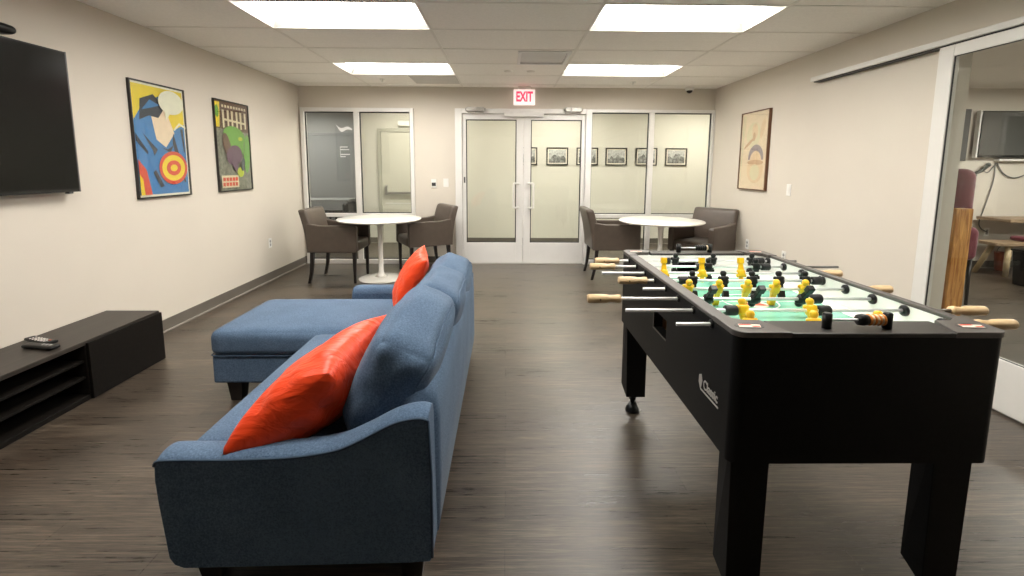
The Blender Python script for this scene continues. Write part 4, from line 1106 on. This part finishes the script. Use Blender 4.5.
def child(name, me, parent, loc, rot=(0, 0, 0), sc=(1, 1, 1)):
    o = bpy.data.objects.new(name, me); COL.objects.link(o); o.parent = parent; o.location = loc; o.rotation_euler = rot; o.scale = sc; return o
RODS = { # idx: (left end x, right end x, handle side, men x, colour, angle, bumpers)
 1: (.586, 1.518, 'L', [.882, 1.079, 1.281], 'b', .15, [.835, 1.325]),
 2: (.535, 1.640, 'L', [.997, 1.232], 'b', -.2, [.955, 1.278]),
 3: (.443, 1.432, 'R', [.730, .906, 1.087], 'y', 2.95, []),
 4: (.607, 1.44, 'L', [.808, .943, 1.068, 1.185, 1.300], 'b', -.35, [.765, 1.345]),
 5: (.550, 1.434, 'R', [.732, .853, .968, 1.083, 1.200], 'y', .30, []),
 6: (.425, 1.44, 'L', [.752, .928, 1.106], 'b', -2.45, [1.155]),
 7: (.409, 1.530, 'R', [.812, 1.047], 'y', -.35, [.770, 1.090]),
 8: (.532, 1.480, 'R', [.766, .967, 1.170], 'y', -.25, [])}
for i in range(1, 9):
    xl, xr, side, men, colr, ang, bump = RODS[i]; y = ROD_Y[i-1]
    rod = MB().cyl((xl-CX, 0, 0), (IX1-CX, 0, 0), .0060, n=12, m=M['chrome']).cyl((IX1-CX, 0, 0), (xr-CX, 0, 0), .0060, n=12, m=M['darkrod'])
    o = rod.build('rod', None, ft); o.location = (0, y-CY, RZ)
    for x in men: child('player_figure', man_y if colr == 'y' else man_b, o, (x-CX, 0, 0), (ang, 0, 0))
    for x in bump: child('bumper', ring_me, o, (x-CX, 0, 0))
    child('bearing', brg_me, o, (IX1-.010-CX, 0, 0)); child('bearing', brg_me, o, (IX0+.010-CX, 0, 0), (0, 0, PI))
    child('bearing', brg_me, o, (FX0-.002-CX, 0, 0), (0, 0, 0), (.5, .75, .75)); child('bearing', brg_me, o, (FX1+.002-CX, 0, 0), (0, 0, PI), (.5, .75, .75))
    if side == 'L': child('handle', hnd, o, (xl-.122-CX, 0, 0))
    else: child('handle', hnd, o, (xr+.122-CX, 0, 0), (0, 0, PI))
# score counters
def counter(y, x0, x1, beads, label):
    o = fp('score_counter', MB().cyl((x0, y, FZ+.022), (x1, y, FZ+.022), .0035, n=8, m=M['chrome']), None)
    for x in (x0, x1): fs(MB().cyl((x, y, FZ-.003), (x, y, FZ+.040), .0125, n=18).lathe([(.0125, .040), (.010, .0425), (0, .043)], (x, y, FZ))).build('counter_post', M['black'], o)
    for (x, r, w_, m) in beads: fs(MB().lathe([(0, -w_/2), (r*.9, -w_/2), (r, 0), (r*.9, w_/2), (0, w_/2)], (x, y, FZ+.022), 'X', n=18)).build('bead', M[m], o)
counter(FY0+.045, .920, 1.095, [(1.022, .0170, .026, 'black')]+[(1.040+.0066*k, .0160 if k % 2 else .0172, .0065, 'amber' if k % 2 == 0 else 'cream_bead') for k in range(7)], '')
counter(FY1-.045, .932, 1.100, [(1.028+.0115*k, .0165, .010, 'black') for k in range(5)]+[(1.083, .015, .009, 'cream_bead')], '')

# ------------------------------------------------------------------ camera
f, cyp, pitch, roll, yaw = 470.07, 226.76, .12782, .00536, .01277
CH_ = 1.3577
cyw, sy, c, s = math.cos(yaw), math.sin(yaw), math.cos(pitch), math.sin(pitch)
fwd = Vector((sy*c, cyw*c, -s)); right = Vector((cyw, -sy, 0)); up = right.cross(fwd)
r = right*math.cos(roll)+up*math.sin(roll); u = -right*math.sin(roll)+up*math.cos(roll)
cam = bpy.data.cameras.new('camera'); co = bpy.data.objects.new('camera', cam); COL.objects.link(co)
co.matrix_world = Matrix(((r.x, u.x, -fwd.x, 0), (r.y, u.y, -fwd.y, 0), (r.z, u.z, -fwd.z, CH_), (0, 0, 0, 1)))
cam.sensor_fit = 'HORIZONTAL'; cam.sensor_width = 36; cam.lens = f/1024*36; cam.shift_y = -(288-cyp)/1024
cam.clip_start = .02
SC.camera = co

# ------------------------------------------------------------------ world & view
wd = bpy.data.worlds.new('world'); SC.world = wd; wd.use_nodes = True
wd.node_tree.nodes['Background'].inputs[0].default_value = (.9, .95, 1, 1); wd.node_tree.nodes['Background'].inputs[1].default_value = .02
SC.view_settings.view_transform = 'Standard'; SC.view_settings.look = 'None'; SC.view_settings.gamma = 1
SC.view_settings.use_curve_mapping = False; SC.view_settings.exposure = 1.15
